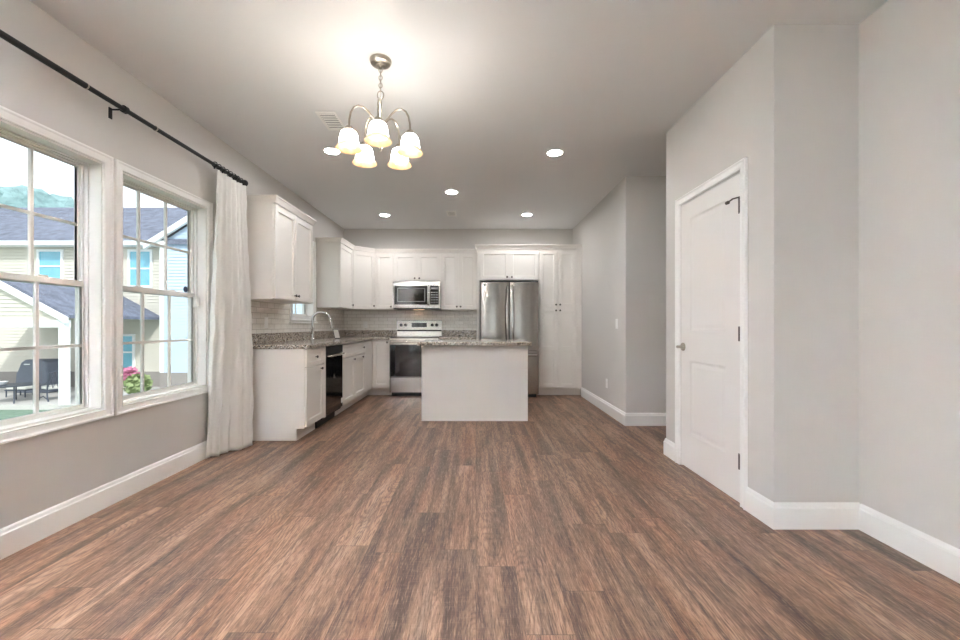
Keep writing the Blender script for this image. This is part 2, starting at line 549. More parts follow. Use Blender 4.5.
class MB:
    def __init__(self):
        self.bm = bmesh.new()

    def face(self, pts):
        vs = [self.bm.verts.new(p) for p in pts]
        try:
            return self.bm.faces.new(vs)
        except ValueError:
            return None

    def box(self, x0, x1, y0, y1, z0, z1, f=WORLD):
        c = [self.bm.verts.new(f(x, y, z)) for z in (z0, z1) for y in (y0, y1) for x in (x0, x1)]
        for q in ((0, 2, 3, 1), (4, 5, 7, 6), (0, 1, 5, 4), (2, 6, 7, 3), (0, 4, 6, 2), (1, 3, 7, 5)):
            self.bm.faces.new([c[i] for i in q])
        return self

    def prism(self, poly, f0, f1):
        """poly: list of 2-D points; f0/f1 map a 2-D point to the two end positions"""
        a = [self.bm.verts.new(f0(*p)) for p in poly]
        b = [self.bm.verts.new(f1(*p)) for p in poly]
        self.bm.faces.new(a)
        self.bm.faces.new(b[::-1])
        k = len(poly)
        for i in range(k):
            self.bm.faces.new([a[i], a[(i + 1) % k], b[(i + 1) % k], b[i]])
        return self

    def rings(self, loops, cap0=True, cap1=True, closed=True):
        rows = [[self.bm.verts.new(p) for p in lp] for lp in loops]
        k = len(rows[0])
        for r0, r1 in zip(rows, rows[1:]):
            for i in range(k if closed else k - 1):
                self.bm.faces.new([r0[i], r0[(i + 1) % k], r1[(i + 1) % k], r1[i]])
        if cap0:
            self.bm.faces.new(rows[0][::-1])
        if cap1:
            self.bm.faces.new(rows[-1])
        return self

    def lathe(self, c, prof, seg=24, axis=(0, 0, 1), caps=True):
        """prof: (radius, height along axis)"""
        ax = V(axis).normalized()
        p = ax.orthogonal().normalized()
        q = ax.cross(p)
        c = V(c)
        loops = []
        for r, h in prof:
            r = max(r, 1e-4)
            loops.append([c + ax * h + (p * math.cos(t) + q * math.sin(t)) * r
                          for t in [2 * math.pi * i / seg for i in range(seg)]])
        return self.rings(loops, caps, caps)

    def cyl(self, a, b, r, seg=12, r2=None):
        a, b = V(a), V(b)
        return self.lathe(a, [(r, 0), (r if r2 is None else r2, (b - a).length)], seg, b - a)

    def tube(self, pts, r, seg=8, closed=False):
        pts = [V(p) for p in pts]
        k = len(pts)
        loops = []
        prev = None
        for i, p in enumerate(pts):
            if closed:
                t = pts[(i + 1) % k] - pts[i - 1]
            else:
                t = pts[min(i + 1, k - 1)] - pts[max(i - 1, 0)]
            t.normalize()
            u = t.orthogonal().normalized() if prev is None else (prev - t * prev.dot(t)).normalized()
            prev = u
            w = t.cross(u)
            rr = r[i] if isinstance(r, (list, tuple)) else r
            loops.append([p + (u * math.cos(a) + w * math.sin(a)) * rr for a in [2 * math.pi * j / seg for j in range(seg)]])
        if closed:
            loops.append(loops[0])
            self.rings(loops, False, False)
            bmesh.ops.remove_doubles(self.bm, verts=self.bm.verts, dist=1e-6)
            return self
        return self.rings(loops)

    def ring_frame(self, f, u0, u1, v0, v1, prof):
        """closed profile of (outset, depth) swept round the rectangle u0..u1 x v0..v1"""
        loops = []
        for o, d in prof:
            loops.append([f(u0 - o, d, v0 - o), f(u1 + o, d, v0 - o), f(u1 + o, d, v1 + o), f(u0 - o, d, v1 + o)])
        loops.append(loops[0])
        rows = [[self.bm.verts.new(p) for p in lp] for lp in loops[:-1]]
        rows.append(rows[0])
        for r0, r1 in zip(rows, rows[1:]):
            for i in range(4):
                self.bm.faces.new([r0[i], r0[(i + 1) % 4], r1[(i + 1) % 4], r1[i]])
        return self

    def slab(self, f, u0, u1, v0, v1, d0, d1, holes=(), steps=((0.0, -0.008),), through=False):
        """board from depth d0 (back) to d1 (front) whose front has recessed panels (or through holes)"""
        us = sorted({u0, u1} | {h[0] for h in holes} | {h[1] for h in holes})
        vs = sorted({v0, v1} | {h[2] for h in holes} | {h[3] for h in holes})
        bm = self.bm
        vert = {}

        def g(u, d, v):
            k = (round(u, 5), round(d, 5), round(v, 5))
            if k not in vert:
                vert[k] = bm.verts.new(f(u, d, v))
            return vert[k]

        def inside(u, v):
            for h in holes:
                if h[0] < u < h[1] and h[2] < v < h[3]:
                    return h
            return None
        for i in range(len(us) - 1):
            for j in range(len(vs) - 1):
                a, b, c, e = us[i], us[i + 1], vs[j], vs[j + 1]
                h = inside((a + b) / 2, (c + e) / 2)
                if not h:
                    bm.faces.new([g(a, d1, c), g(b, d1, c), g(b, d1, e), g(a, d1, e)])
                if not (h and through):
                    bm.faces.new([g(a, d0, e), g(b, d0, e), g(b, d0, c), g(a, d0, c)])
        for a, b in zip(us, us[1:]):
            if not (through and inside((a + b) / 2, v0 + 1e-4)):
                bm.faces.new([g(a, d0, v0), g(b, d0, v0), g(b, d1, v0), g(a, d1, v0)])
            bm.faces.new([g(a, d1, v1), g(b, d1, v1), g(b, d0, v1), g(a, d0, v1)])
        for a, b in zip(vs, vs[1:]):
            bm.faces.new([g(u0, d0, b), g(u0, d0, a), g(u0, d1, a), g(u0, d1, b)])
            bm.faces.new([g(u1, d1, b), g(u1, d1, a), g(u1, d0, a), g(u1, d0, b)])
        for h in holes:
            hu = [u for u in us if h[0] - 1e-6 <= u <= h[1] + 1e-6]
            hv = [v for v in vs if h[2] - 1e-6 <= v <= h[3] + 1e-6]
            if through:
                for a, b in zip(hu, hu[1:]):
                    if h[2] > v0 + 1e-5:
                        bm.faces.new([g(a, d0, h[2]), g(b, d0, h[2]), g(b, d1, h[2]), g(a, d1, h[2])])
                    bm.faces.new([g(a, d0, h[3]), g(b, d0, h[3]), g(b, d1, h[3]), g(a, d1, h[3])])
                for a, b in zip(hv, hv[1:]):
                    bm.faces.new([g(h[0], d0, a), g(h[0], d0, b), g(h[0], d1, b), g(h[0], d1, a)])
                    bm.faces.new([g(h[1], d0, a), g(h[1], d0, b), g(h[1], d1, b), g(h[1], d1, a)])
                continue
            outer = ([g(u, d1, h[2]) for u in hu] + [g(h[1], d1, v) for v in hv[1:]]
                     + [g(u, d1, h[3]) for u in hu[-2::-1]] + [g(h[0], d1, v) for v in hv[-2:0:-1]])
            corner = lambda ins, dep: [bm.verts.new(f(h[0] + ins, d1 + dep, h[2] + ins)), bm.verts.new(f(h[1] - ins, d1 + dep, h[2] + ins)),
                                       bm.verts.new(f(h[1] - ins, d1 + dep, h[3] - ins)), bm.verts.new(f(h[0] + ins, d1 + dep, h[3] - ins))]
            ocor = [g(h[0], d1, h[2]), g(h[1], d1, h[2]), g(h[1], d1, h[3]), g(h[0], d1, h[3])]
            prev = ocor
            for k, (ins, dep) in enumerate(steps):
                cur = corner(ins, dep)
                for i in range(4):
                    bm.faces.new([prev[i], prev[(i + 1) % 4], cur[(i + 1) % 4], cur[i]])
                prev = cur
            bm.faces.new(prev)
        return self

    def sweep(self, path, prof, side=1, z=0.0):
        """profile of (out, up) swept along a level polyline with mitred corners; out is to the left of travel when side=1"""
        pts = [V((p[0], p[1], 0)) for p in path]
        loops = []
        for i, p in enumerate(pts):
            dirs = []
            if i > 0:
                dirs.append((pts[i] - pts[i - 1]).normalized())
            if i < len(pts) - 1:
                dirs.append((pts[i + 1] - pts[i]).normalized())
            nr = [V((-d.y, d.x, 0)) * side for d in dirs]
            m = sum(nr, V((0, 0, 0))).normalized()
            k = 1.0 / max(0.3, m.dot(nr[0]))
            loops.append([p + m * (o * k) + V((0, 0, z + h)) for o, h in prof])
        return self.rings(loops)

    def build(self, name, m, parent=None, smooth=False, bevel=0.0, seg=1):
        bm = self.bm
        bmesh.ops.recalc_face_normals(bm, faces=bm.faces)
        r = parent
        while r is not None and r.parent is not None:
            r = r.parent
        if r is not None:
            bmesh.ops.translate(bm, verts=bm.verts, vec=-r.location)
        me = bpy.data.meshes.new(name)
        bm.to_mesh(me)
        bm.free()
        me.materials.append(m)
        if smooth:
            me.polygons.foreach_set('use_smooth', [True] * len(me.polygons))
            try:
                me.set_sharp_from_angle(angle=math.radians(38))
            except Exception:
                pass
        o = bpy.data.objects.new(name, me)
        COL.objects.link(o)
        if parent is not None:
            o.parent = parent
        if bevel:
            b = o.modifiers.new('bevel', 'BEVEL')
            b.width = bevel
            b.segments = seg
            b.limit_method = 'ANGLE'
            b.angle_limit = math.radians(50)
        return o


def tag(o, label, cat, group=None, kind=None):
    o['label'] = label
    o['category'] = cat
    if group:
        o['group'] = group
    if kind:
        o['kind'] = kind
    return o


def thing(name, label, cat, loc, group=None, kind=None):
    o = bpy.data.objects.new(name, None)
    o.empty_display_size = 0.1
    o.location = loc
    COL.objects.link(o)
    return tag(o, label, cat, group, kind)


def struct(o, label=None, cat=None):
    o['kind'] = 'structure'
    if label:
        o['label'] = label
    if cat:
        o['category'] = cat
    return o


def dup(root, delta, label=None):
    """copy of a thing with its parts and their sub-parts"""
    def rec(o, par):
        c = o.copy()
        COL.objects.link(c)
        if par is not None:
            c.parent = par
        for ch in [x for x in list(o.children)]:
            rec(ch, c)
        return c
    r = rec(root, None)
    r.location = V(root.location) + V(delta)
    if label:
        r['label'] = label
    return r


# ------------------------------------------------------------------ room dimensions
XL, YB, ZC = -2.25, 7.05, 2.74          # left wall, back wall, ceiling
XD, XK, XR = 1.62, 1.645, 2.08          # closet door wall, kitchen right wall, near right wall
YC0, YC1, YH = 2.25, 3.526, 4.545       # closet front, closet end, hall wall
YR = -4.6                               # wall behind the camera
LEFT = orient((XL, 0, 0), (0, 1, 0), (1, 0, 0))       # left wall: u = y, d into the room
DOORW = orient((XD, 0, 0), (0, 1, 0), (-1, 0, 0))     # closet door wall
RIGHTK = orient((XK, 0, 0), (0, 1, 0), (-1, 0, 0))
BACK = orient((0, YB, 0), (1, 0, 0), (0, -1, 0))

W1 = (1.675, 2.496, 0.596, 2.082)         # opening of each left window: y0, y1, z0, z1
W2 = (2.626, 3.460, 0.596, 2.082)
W3 = (5.06, 5.72, 1.215, 2.20)
PD = (-3.4, -1.2, 0.0, 2.06)            # unseen glazed door added on the left wall for fill light
RD = (-1.1, 0.9, 0.0, 2.06)             # unseen glazed door added on the rear wall for fill light

struct(MB().box(-2.5, 3.3, YR - 0.15, YB + 0.15, -0.12, 0.0).build('floor', M['floor']), 'brown wood plank floor running from the foreground into the kitchen', 'floor')
struct(MB().box(-2.42, 3.3, YR - 0.15, YB + 0.15, ZC, ZC + 0.12).build('ceiling', M['ceiling']), 'plain off-white painted ceiling with downlights', 'ceiling')
struct(MB().slab(LEFT, YR, YB, 0, ZC, -0.15, 0, [W1, W2, W3, PD], through=True).build('wall_left', M['wall']), 'long greige wall with the windows', 'wall')
struct(MB().box(-2.4, XK + 0.1, YB, YB + 0.12, 0, ZC).build('wall_back', M['wall']), 'greige end wall behind the kitchen cabinets', 'wall')
struct(MB().box(XK, XK + 0.1, YH, YB, 0, ZC).build('wall_kitchen', M['wall']), 'greige wall right of the pantry cabinet with a light switch', 'wall')
struct(MB().box(XK + 0.1, 3.2, YH, YH + 0.1, 0, ZC).build('wall_hall', M['wall']), 'greige hall wall beyond the closet, facing the camera', 'wall')
struct(MB().box(3.2, 3.3, YC1 - 0.1, YH + 0.1, 0, ZC).build('wall_hall_end', M['wall']), 'end wall of the side hall', 'wall')
DOOR = (2.523, 3.275, 0.0, 2.05)
struct(MB().slab(DOORW, YC0, YC1, 0, ZC, -0.11, 0, [DOOR], through=True).build('wall_closet', M['wall']), 'greige closet wall holding the white panel door', 'wall')
struct(MB().box(XD + 0.11, XR + 0.12, YC0, YC0 + 0.1, 0, ZC).build('wall_closet_front', M['wall']), 'narrow shaded greige wall face right of the closet corner', 'wall')
struct(MB().box(XD + 0.11, 3.2, YC1 - 0.1, YC1, 0, ZC).build('wall_closet_end', M['wall']), 'closet wall facing the side hall', 'wall')
struct(MB().box(XR, XR + 0.12, YR, YC0, 0, ZC).build('wall_right', M['wall']), 'nearest greige wall at the right edge', 'wall')
REAR = orient((0, YR, 0), (1, 0, 0), (0, 1, 0))
struct(MB().slab(REAR, -2.4, XR + 0.12, 0, ZC, -0.15, 0, [RD], through=True).build('wall_rear', M['wall']), 'wall behind the camera with an added glazed door', 'wall')

# baseboards
BB = [(0, 0), (0.016, 0), (0.016, 0.112), (0.011, 0.118), (0.009, 0.132), (0.004, 0.14), (0, 0.14)]


def baseboard(name, path, label, side=1):
    struct(MB().sweep(path, BB, side, 0.0).build(name, M['trim']), label, 'baseboard')


baseboard('baseboard_left', [(XL, 3.93), (XL, PD[1] + 0.07)], 'white baseboard under the windows and behind the curtain', 1)
baseboard('baseboard_closet', [(XR, YC0), (XD, YC0), (XD, 2.472)], 'white baseboard wrapping the closet corner beside the door', 1)
baseboard('baseboard_closet_end', [(XD, 3.347), (XD, YC1), (3.2, YC1)], 'short white baseboard left of the closet door', 1)
baseboard('baseboard_right', [(XR, YR), (XR, YC0 - 0.016)], 'white baseboard on the nearest right wall', 1)
baseboard('baseboard_hall', [(3.2, YH), (XK, YH), (XK, 6.42)], 'white baseboard round the hall corner up to the pantry cabinet', 1)
baseboard('baseboard_rear', [(-2.25, YR), (RD[0] - 0.08, YR)], 'white baseboard behind the camera', 1)

# ------------------------------------------------------------------ windows in the left wall
CASING = [(0.0, -0.002), (0.0, 0.014), (0.006, 0.017), (0.012, 0.012), (0.048, 0.018), (0.058, 0.024), (0.066, 0.024), (0.068, 0.016), (0.068, -0.002)]


def window(name, op, nlite, label, meet=1.34, lock=True):
    y0, y1, z0, z1 = op
    w = thing(name, label, 'window', (XL, (y0 + y1) / 2, z0), kind='structure')
    f = LEFT
    MB().ring_frame(f, y0 + .002, y1 - .002, z0 + .002, z1 - .002, [(0.0, -0.002), (0.0, 0.010), (0.005, 0.014), (0.010, 0.010), (0.038, 0.013), (0.046, 0.019), (0.055, 0.019), (0.057, 0.012), (0.057, -0.002)]).build('window_casing', M['trim'], w)
    # jamb liner with its stepped vinyl frame
    MB().ring_frame(f, y0 + .012, y1 - .012, z0 + .012, z1 - .012,
                    [(0.0, 0.0), (0.0, -0.072), (-0.008, -0.072), (-0.008, -0.084), (-0.004, -0.084), (-0.004, -0.10), (-0.012, -0.10), (-0.012, -0.145), (0.012, -0.145), (0.012, 0.0)]).build('window_jamb', M['vinyl'], w)
    a, b = y0 + .022, y1 - .022
    gz0, gz1 = z0 + .034, z1 - .036

    def sash(nm, sz0, sz1, rail0, rail1, d0, d1):
        st = 0.013
        s = MB().slab(f, a, b, sz0, sz1, d0, d1, [(a + st, b - st, sz0 + rail0, sz1 - rail1)], through=True).build(nm, M['vinyl'], w, bevel=0.003)
        ga, gb, c, e = a + st, b - st, sz0 + rail0, sz1 - rail1
        dm = (d0 + d1) / 2
        lw = (gb - ga) / nlite
        cells = []
        for i in range(nlite):
            for j in range(2):
                h = (e - c) / 2
                cells.append((ga + i * lw + .008 * (i > 0), ga + (i + 1) * lw - .008 * (i < nlite - 1), c + j * h + .008 * (j > 0), c + (j + 1) * h - .008 * (j < 1)))
        MB().slab(f, ga - .004, gb + .004, c - .004, e + .004, dm - .006, dm + .010, cells, through=True).build('grille', M['vinyl'], s)
        MB().box(ga, gb, dm - .0035, dm - .0005, c, e, f).build('pane', M['glass'], s)
        return s
    us = sash('upper_sash', meet - .012, z1 - .014, 0.03, 0.022, -0.142, -0.118)
    lsh = sash('lower_sash', z0 + .014, meet + .026, 0.022, 0.034, -0.114, -0.090)
    if lock:
        for q in (0.3, 0.7):
            yy = a + (b - a) * q
            MB().box(yy - .03, yy + .03, -.116, -.092, meet + .026, meet + .036, f).build('sash_lock', M['vinyl'], lsh, bevel=.003)
    return w, us, lsh


w1, us1, ls1 = window('window_1', W1, 3, 'nearer of the two left windows, cut by the picture edge')
w2, us2, ls2 = window('window_2', W2, 3, 'double-hung window with six-lite sashes beside the white curtain')
MB().cyl((XL - .1265, 3.385, 1.395), (XL - .124, 3.385, 1.395), 0.024, 20).build('round_sticker', M['sticker'], us2)['label'] = 'dark blue round sticker on the glass'
MB().box(W2[1] - .045, W2[1] - .012, -.085, -.052, 1.25, 1.335, LEFT).build('window_sensor', M['plastic_white'], w2, bevel=.003)
w3, us3, ls3 = window('window_3', W3, 2, 'small window over the kitchen sink, mostly hidden by the upper cabinet', meet=1.70, lock=False)
MB().box(W3[0] - .09, W3[1] + .09, -.002, .035, W3[2] - .085, W3[2] - .068, LEFT).build('window_stool', M['trim'], w3)


def added_glazed_door(name, f, op, label):  # made-up door behind the camera, there to let fill light in
    u0, u1, v0, v1 = op
    d = thing(name, label, 'door', f(u0, 0, 0), kind='structure')
    MB().ring_frame(f, u0 + .002, u1 - .002, 0.002, v1 - .002, [(0, -.002), (0, .016), (.066, .022), (.068, -.002)]).build('door_casing', M['trim'], d)
    m = (u0 + u1) / 2
    MB().slab(f, u0 + .003, u1 - .003, .003, v1 - .003, -.11, -.07, [(u0 + .09, m - .05, .12, v1 - .1), (m + .05, u1 - .09, .12, v1 - .1)], through=True).build('door_frame', M['vinyl'], d)
    for a, b in ((u0 + .09, m - .05), (m + .05, u1 - .09)):
        MB().box(a, b, -.092, -.089, .12, v1 - .1, f).build('pane', M['glass'], d)
    return d


added_glazed_door('added_door_side', LEFT, PD, 'unseen white glazed patio door added on the window wall to admit fill light')
added_glazed_door('added_door_rear', REAR, RD, 'unseen white glazed door added in the rear wall to admit fill light')

# ------------------------------------------------------------------ closet door
d1 = thing('door_1', 'closed white two-panel closet door with dark hinges', 'door', (XD, (DOOR[0] + DOOR[1]) / 2, 0), kind='structure')
y0, y1, z0, z1 = DOOR
MB().slab(DOORW, y0 + .004, y1 - .004, .012, z1 - .013, -.036, 0.0,
          [(2.688, 3.137, 1.06, 1.915), (2.688, 3.137, 0.275, 0.835)],
          steps=((0.010, -0.008), (0.022, -0.010), (0.046, -0.003))).build('door_slab', M['door'], d1)
cas = MB()
# casing: legs and head as one mitred U
U = [(y0 - .0, 0.0), (y0 - .0, z1), (y1 + .0, z1), (y1 + .0, 0.0)]
prof = [(0.0, 0.0), (0.0, 0.012), (0.008, 0.016), (0.014, 0.011), (0.04, 0.015), (0.046, 0.021), (0.053, 0.021), (0.055, 0.014), (0.055, 0.0)]
loops = []
for (a, b), (ou, ov) in zip(U, ((-1, 0), (-1, 1), (1, 1), (1, 0))):
    loops.append([DOORW(a + ou * o, d, b + ov * o) for o, d in prof])
cas.rings(loops)
cas.build('door_casing', M['trim'], d1)
# stop / jamb reveal
MB().prism([(y0 + .0005, 0), (y0 + .0005, z1 - .0005), (y1 - .0005, z1 - .0005), (y1 - .0005, 0), (y1 - .0035, 0), (y1 - .0035, z1 - .0035), (y0 + .0035, z1 - .0035), (y0 + .0035, 0)],
           lambda a, b: DOORW(a, -.10, b), lambda a, b: DOORW(a, -.004, b)).build('door_jamb', M['trim'], d1)
for hz in (1.835, 1.05, 0.268):
    h = MB().cyl(DOORW(y0 + .003, .008, hz - .045), DOORW(y0 + .003, .008, hz + .045), .0110, 10).build('hinge', M['dark_nickel'], d1, True)
    MB().box(y0 + .005, y0 + .03, -.001, .003, hz - .045, hz + .045, DOORW).build('hinge_leaf', M['dark_nickel'], h)
    if hz > 1.5:
        m_ = MB()
        m_.tube([DOORW(y0 + .003, .012, hz + .05), DOORW(y0 + .04, .03, hz + .050), DOORW(y0 + .09, .034, hz + .040)], .005, 8)
        m_.build('door_stop', M['dark_nickel'], h, True)
        MB().lathe(DOORW(y0 + .09, .034, hz + .040), [(.002, -.012), (.011, -.01), (.011, .008), (.002, .01)], 12, (0, 1, 0)).build('stop_bumper', M['dark_nickel'], h, True)
k = MB().lathe(DOORW(3.234, 0, .934), [(.032, 0.0), (.032, .006), (.028, .011), (.012, .012), (.011, .04), (.001, .041)], 20, (-1, 0, 0)).build('door_handle', M['nickel'], d1, True)
m_ = MB()
m_.tube([DOORW(3.234, .045, .934), DOORW(3.22, .05, .935), DOORW(3.17, .05, .936), DOORW(3.13, .046, .934)], [.012, .011, .009, .008], 10)
m_.build('lever', M['nickel'], k, True)

# ------------------------------------------------------------------ wall plates
def plate(name, label, cat, f, u, z, h=.115, w=.07, kind='switch', group=None):
    p = thing(name, label, cat, f(u, 0, z), group)
    MB().box(u - w / 2, u + w / 2, 0, .006, z - h / 2, z + h / 2, f).build('cover_plate', M['plastic_white'], p, bevel=.002)
    if kind == 'switch':
        MB().box(u - .016, u + .016, .006, .010, z - .033, z + .033, f).build('rocker', M['plastic_white'], p, bevel=.001)
    else:
        for dz in (-.021, .021):
            MB().box(u - .016, u + .016, .006, .009, z + dz - .014, z + dz + .014, f).build('socket', M['plastic_white'], p, bevel=.002)
    return p


plate('light_switch', 'white light switch on the wall right of the pantry cabinet', 'switch', RIGHTK, 4.83, 1.118)
plate('power_outlet', 'white power outlet low on the wall above the hall baseboard', 'outlet', RIGHTK, 5.20, 0.37, kind='outlet')

# ------------------------------------------------------------------ kitchen cabinets
def knob(f, u, z, parent, d=0.02):
    c = f(u, d, z)
    ax = f(u, d + 1, z) - c
    return MB().lathe(c, [(.006, 0), (.005, .012), (.013, .016), (.015, .022), (.011, .027), (.001, .028)], 12, ax).build('knob', M['dark_nickel'], parent, True)


def shaker(f, name, u0, u1, v0, v1, parent, kn=None, mids=(), stile=.056, th=.02):
    g = 0.0034
    u0, u1, v0, v1 = u0 + g, u1 - g, v0 + g, v1 - g
    holes = []
    vv = [v0 + stile] + [x for m in mids for x in (m - stile / 2, m + stile / 2)] + [v1 - stile]
    for a, b in zip(vv[::2], vv[1::2]):
        holes.append((u0 + stile, u1 - stile, a, b))
    if v1 - v0 < 0.17:
        holes = [(u0 + .04, u1 - .04, v0 + .035, v1 - .035)]
    o = MB().slab(f, u0, u1, v0, v1, 0.0005, th, holes, steps=((0.0, -0.006), (0.004, -0.013))).build(name, M['cabinet'], parent)
    if kn:
        knob(f, kn[0], kn[1], o, th)
    return o


def base_carcass(f, w, depth, parent, toe=True, h=.875):
    prof = [(-depth, 0), (-.075, 0), (-.075, .115), (0, .115), (0, h), (-depth, h)]
    return MB().prism(prof, lambda d, z: f(0, d, z), lambda d, z: f(w, d, z)).build('body', M['cabinet'], parent)


XF = XL + 0.615     # carcass front of the left run (doors stand 2 cm proud)
YF = YB - 0.59      # carcass front of the back run
LRUN = lambda y: orient((XF, y, 0), (0, 1, 0), (1, 0, 0))
BRUN = lambda x: orient((x, YF, 0), (1, 0, 0), (0, -1, 0))
GAP = .001

# left run: drawer base, sink base, corner filler
f = LRUN(3.945)
c = thing('base_cabinet', 'white base cabinet at the counter end, one drawer over one door', 'cabinet', f(.225, -.3, 0), 'white base cabinets')
base_carcass(f, .452, .613, c)
shaker(f, 'drawer', .004, .45, .70, .868, c, (.225, .785))
shaker(f, 'door', .004, .45, .125, .695, c, (.36, .655))

f = LRUN(5.013)
c = thing('base_cabinet', 'white sink base cabinet with false drawer front beyond the dishwasher', 'cabinet', f(.5, -.3, 0), 'white base cabinets')
base_carcass(f, 1.02, .613, c)
shaker(f, 'drawer_front', .004, 1.016, .70, .868, c, (.90, .785))
shaker(f, 'door', .004, .508, .125, .695, c, (.45, .655))
shaker(f, 'door', .512, 1.016, .125, .695, c, (.86, .655))

c = thing('corner_base_cabinet', 'white corner base cabinet with one full-height door left of the range', 'cabinet', (-1.9, 6.7, 0), 'white base cabinets')
MB().prism([(XL + .002, 6.036), (XF, 6.036), (XF, YF), (-1.336, YF), (-1.336, YB - .002), (XL + .002, YB - .002)],
           lambda x, y: V((x, y, .115)), lambda x, y: V((x, y, .875))).build('body', M['cabinet'], c)
MB().prism([(XL + .002, 6.036), (XF - .075, 6.036), (XF - .075, YF + .075), (-1.336, YF + .075), (-1.336, YB - .002), (XL + .002, YB - .002)],
           lambda x, y: V((x, y, 0)), lambda x, y: V((x, y, .1145))).build('toe_kick', M['cabinet'], c)
f = LRUN(6.036)
MB().box(.002, .404, .0005, .02, .125, .868, f).build('filler_panel', M['cabinet'], c)
f = BRUN(-1.615)
shaker(f, 'door', .004, .276, .125, .868, c, (.235, .835))

# right of the range
f = BRUN(-.572)
c = thing('base_cabinet', 'white base cabinet between range and refrigerator, behind the island', 'cabinet', f(.29, -.3, 0), 'white base cabinets')
base_carcass(f, .582, .588, c)
shaker(f, 'drawer', .004, .288, .70, .868, c, (.146, .785))
shaker(f, 'drawer', .292, .578, .70, .868, c, (.435, .785))
shaker(f, 'door', .004, .288, .125, .695, c, (.25, .655))
shaker(f, 'door', .292, .578, .125, .695, c, (.33, .655))

# upper cabinets
UZ0, UZ1 = 1.352, 2.275
YU, XU = YB - .315, XL + .315
BUP = lambda x: orient((x, YU, 0), (1, 0, 0), (0, -1, 0))
LUP = lambda y: orient((XU, y, 0), (0, 1, 0), (1, 0, 0))


def upper(f, w, z0, z1, depth, label, doors, name='wall_cabinet', group='white wall cabinets'):
    c = thing(name, label, 'cabinet', f(w / 2, -depth / 2, z0), group)
    MB().box(0, w, -depth, 0, z0, z1, f).build('body', M['cabinet'], c)
    for d in doors:
        shaker(f, 'door', d[0], d[1], z0 + .004, z1 - .012, c, d[2])
    return c


CROWN = [(0.0, 0.0), (.005, 0.0), (.008, .012), (.022, .042), (.031, .049), (.031, .062), (0.0, .062)]
ua = upper(LUP(3.945), .915, UZ0, UZ1, .313, 'white two-door wall cabinet beside the curtain, set apart from the others',
           [(.003, .456, (.425, UZ0 + .06)), (.459, .912, (.49, UZ0 + .06))])
MB().sweep([(XL + .002, 3.945), (XU + .02, 3.945), (XU + .02, 4.86), (XL + .002, 4.86)], CROWN, -1, UZ1).build('crown_molding', M['cabinet'], ua)
upper(LUP(5.845), .592, UZ0, UZ1, .313, 'white wall cabinet right of the sink window, end panel facing the camera',
      [(.003, .589, (.545, UZ0 + .06))])
# diagonal corner cabinet
c = thing('corner_wall_cabinet', 'white diagonal corner wall cabinet with one angled door', 'cabinet', (-1.95, 6.75, UZ0), 'white wall cabinets')
A_, B_ = V((XU, 6.44, 0)), V((-1.64, YU, 0))
MB().prism([(XL + .002, 6.44), (XU, 6.44), (-1.64, YU), (-1.64, YB - .002), (XL + .002, YB - .002)],
           lambda x, y: V((x, y, UZ0)), lambda x, y: V((x, y, UZ1))).build('body', M['cabinet'], c)
u_ = (B_ - A_)
f = orient(A_, u_, (u_.y, -u_.x, 0))
wd_ = u_.length
shaker(f, 'door', .012, wd_ - .012, UZ0 + .004, UZ1 - .012, c, (wd_ - .045, UZ0 + .06))
upper(BUP(-1.638), .30, UZ0, UZ1, .313, 'narrow white single-door wall cabinet left of the microwave', [(.003, .297, (.262, UZ0 + .05))])
upper(BUP(-1.337), .764, 1.815, UZ1, .313, 'short white two-door wall cabinet over the microwave', [(.003, .381, (.345, 1.86)), (.384, .761, (.42, 1.86))])
upper(BUP(-.572), .584, UZ0, UZ1, .313, 'tall white two-door wall cabinet between microwave and refrigerator', [(.003, .291, (.262, UZ0 + .05)), (.294, .581, (.323, UZ0 + .05))])
o = MB().sweep([(XL + .002, 5.845), (XU + .02, 5.845), (XU + .02, 6.44), (-1.64, YU - .02), (0.012, YU - .02)], CROWN, -1, UZ1 + .0005).build('crown_molding', M['cabinet'])
tag(o, 'white crown molding running round the corner above the wall cabinets to the refrigerator', 'molding')

# tall fridge surround and pantry
YT = YB - .59
TALL = lambda x: orient((x, YT, 0), (1, 0, 0), (0, -1, 0))
f = TALL(.014)
c = thing('refrigerator_surround', 'white two-door cabinet over the refrigerator with tall side panel', 'cabinet', f(.48, -.3, 0))
MB().box(0, .04, -.588, .02, 0, 2.29, f).build('side_panel', M['cabinet'], c)
MB().box(.0405, .965, -.588, 0, 1.80, 2.29, f).build('body', M['cabinet'], c)
shaker(f, 'door', .046, .504, 1.806, 2.265, c, (.47, 1.85))
shaker(f, 'door', .508, .961, 1.806, 2.265, c, (.542, 1.85))
f = TALL(.980)
c = thing('pantry_cabinet', 'tall white four-door pantry cabinet right of the refrigerator', 'cabinet', f(.3, -.3, 0))
MB().prism([(-.588, 0), (-.075, 0), (-.075, .115), (0, .115), (0, 2.29), (-.588, 2.29)], lambda d, z: f(0, d, z), lambda d, z: f(.58, d, z)).build('body', M['cabinet'], c)
MB().prism([(-.588, 0), (-.075, 0), (-.075, .115), (.018, .115), (.018, 2.29), (-.588, 2.29)], lambda d, z: f(.5805, d, z), lambda d, z: f(.663, d, z)).build('filler_panel', M['cabinet'], c)
for a, b, ku in ((.008, .292, .262), (.296, .576, .326)):
    shaker(f, 'door', a, b, 1.375, 2.265, c, (ku, 1.42))
    shaker(f, 'door', a, b, .125, 1.371, c, (ku, 1.33), mids=(.74,))
o = MB().sweep([(.013, YT + .16), (.013, YT - .02), (XK - .002, YT - .02)], CROWN, -1, 2.2905).build('crown_molding', M['cabinet'])
tag(o, 'higher white crown molding across the refrigerator and pantry cabinets', 'molding')

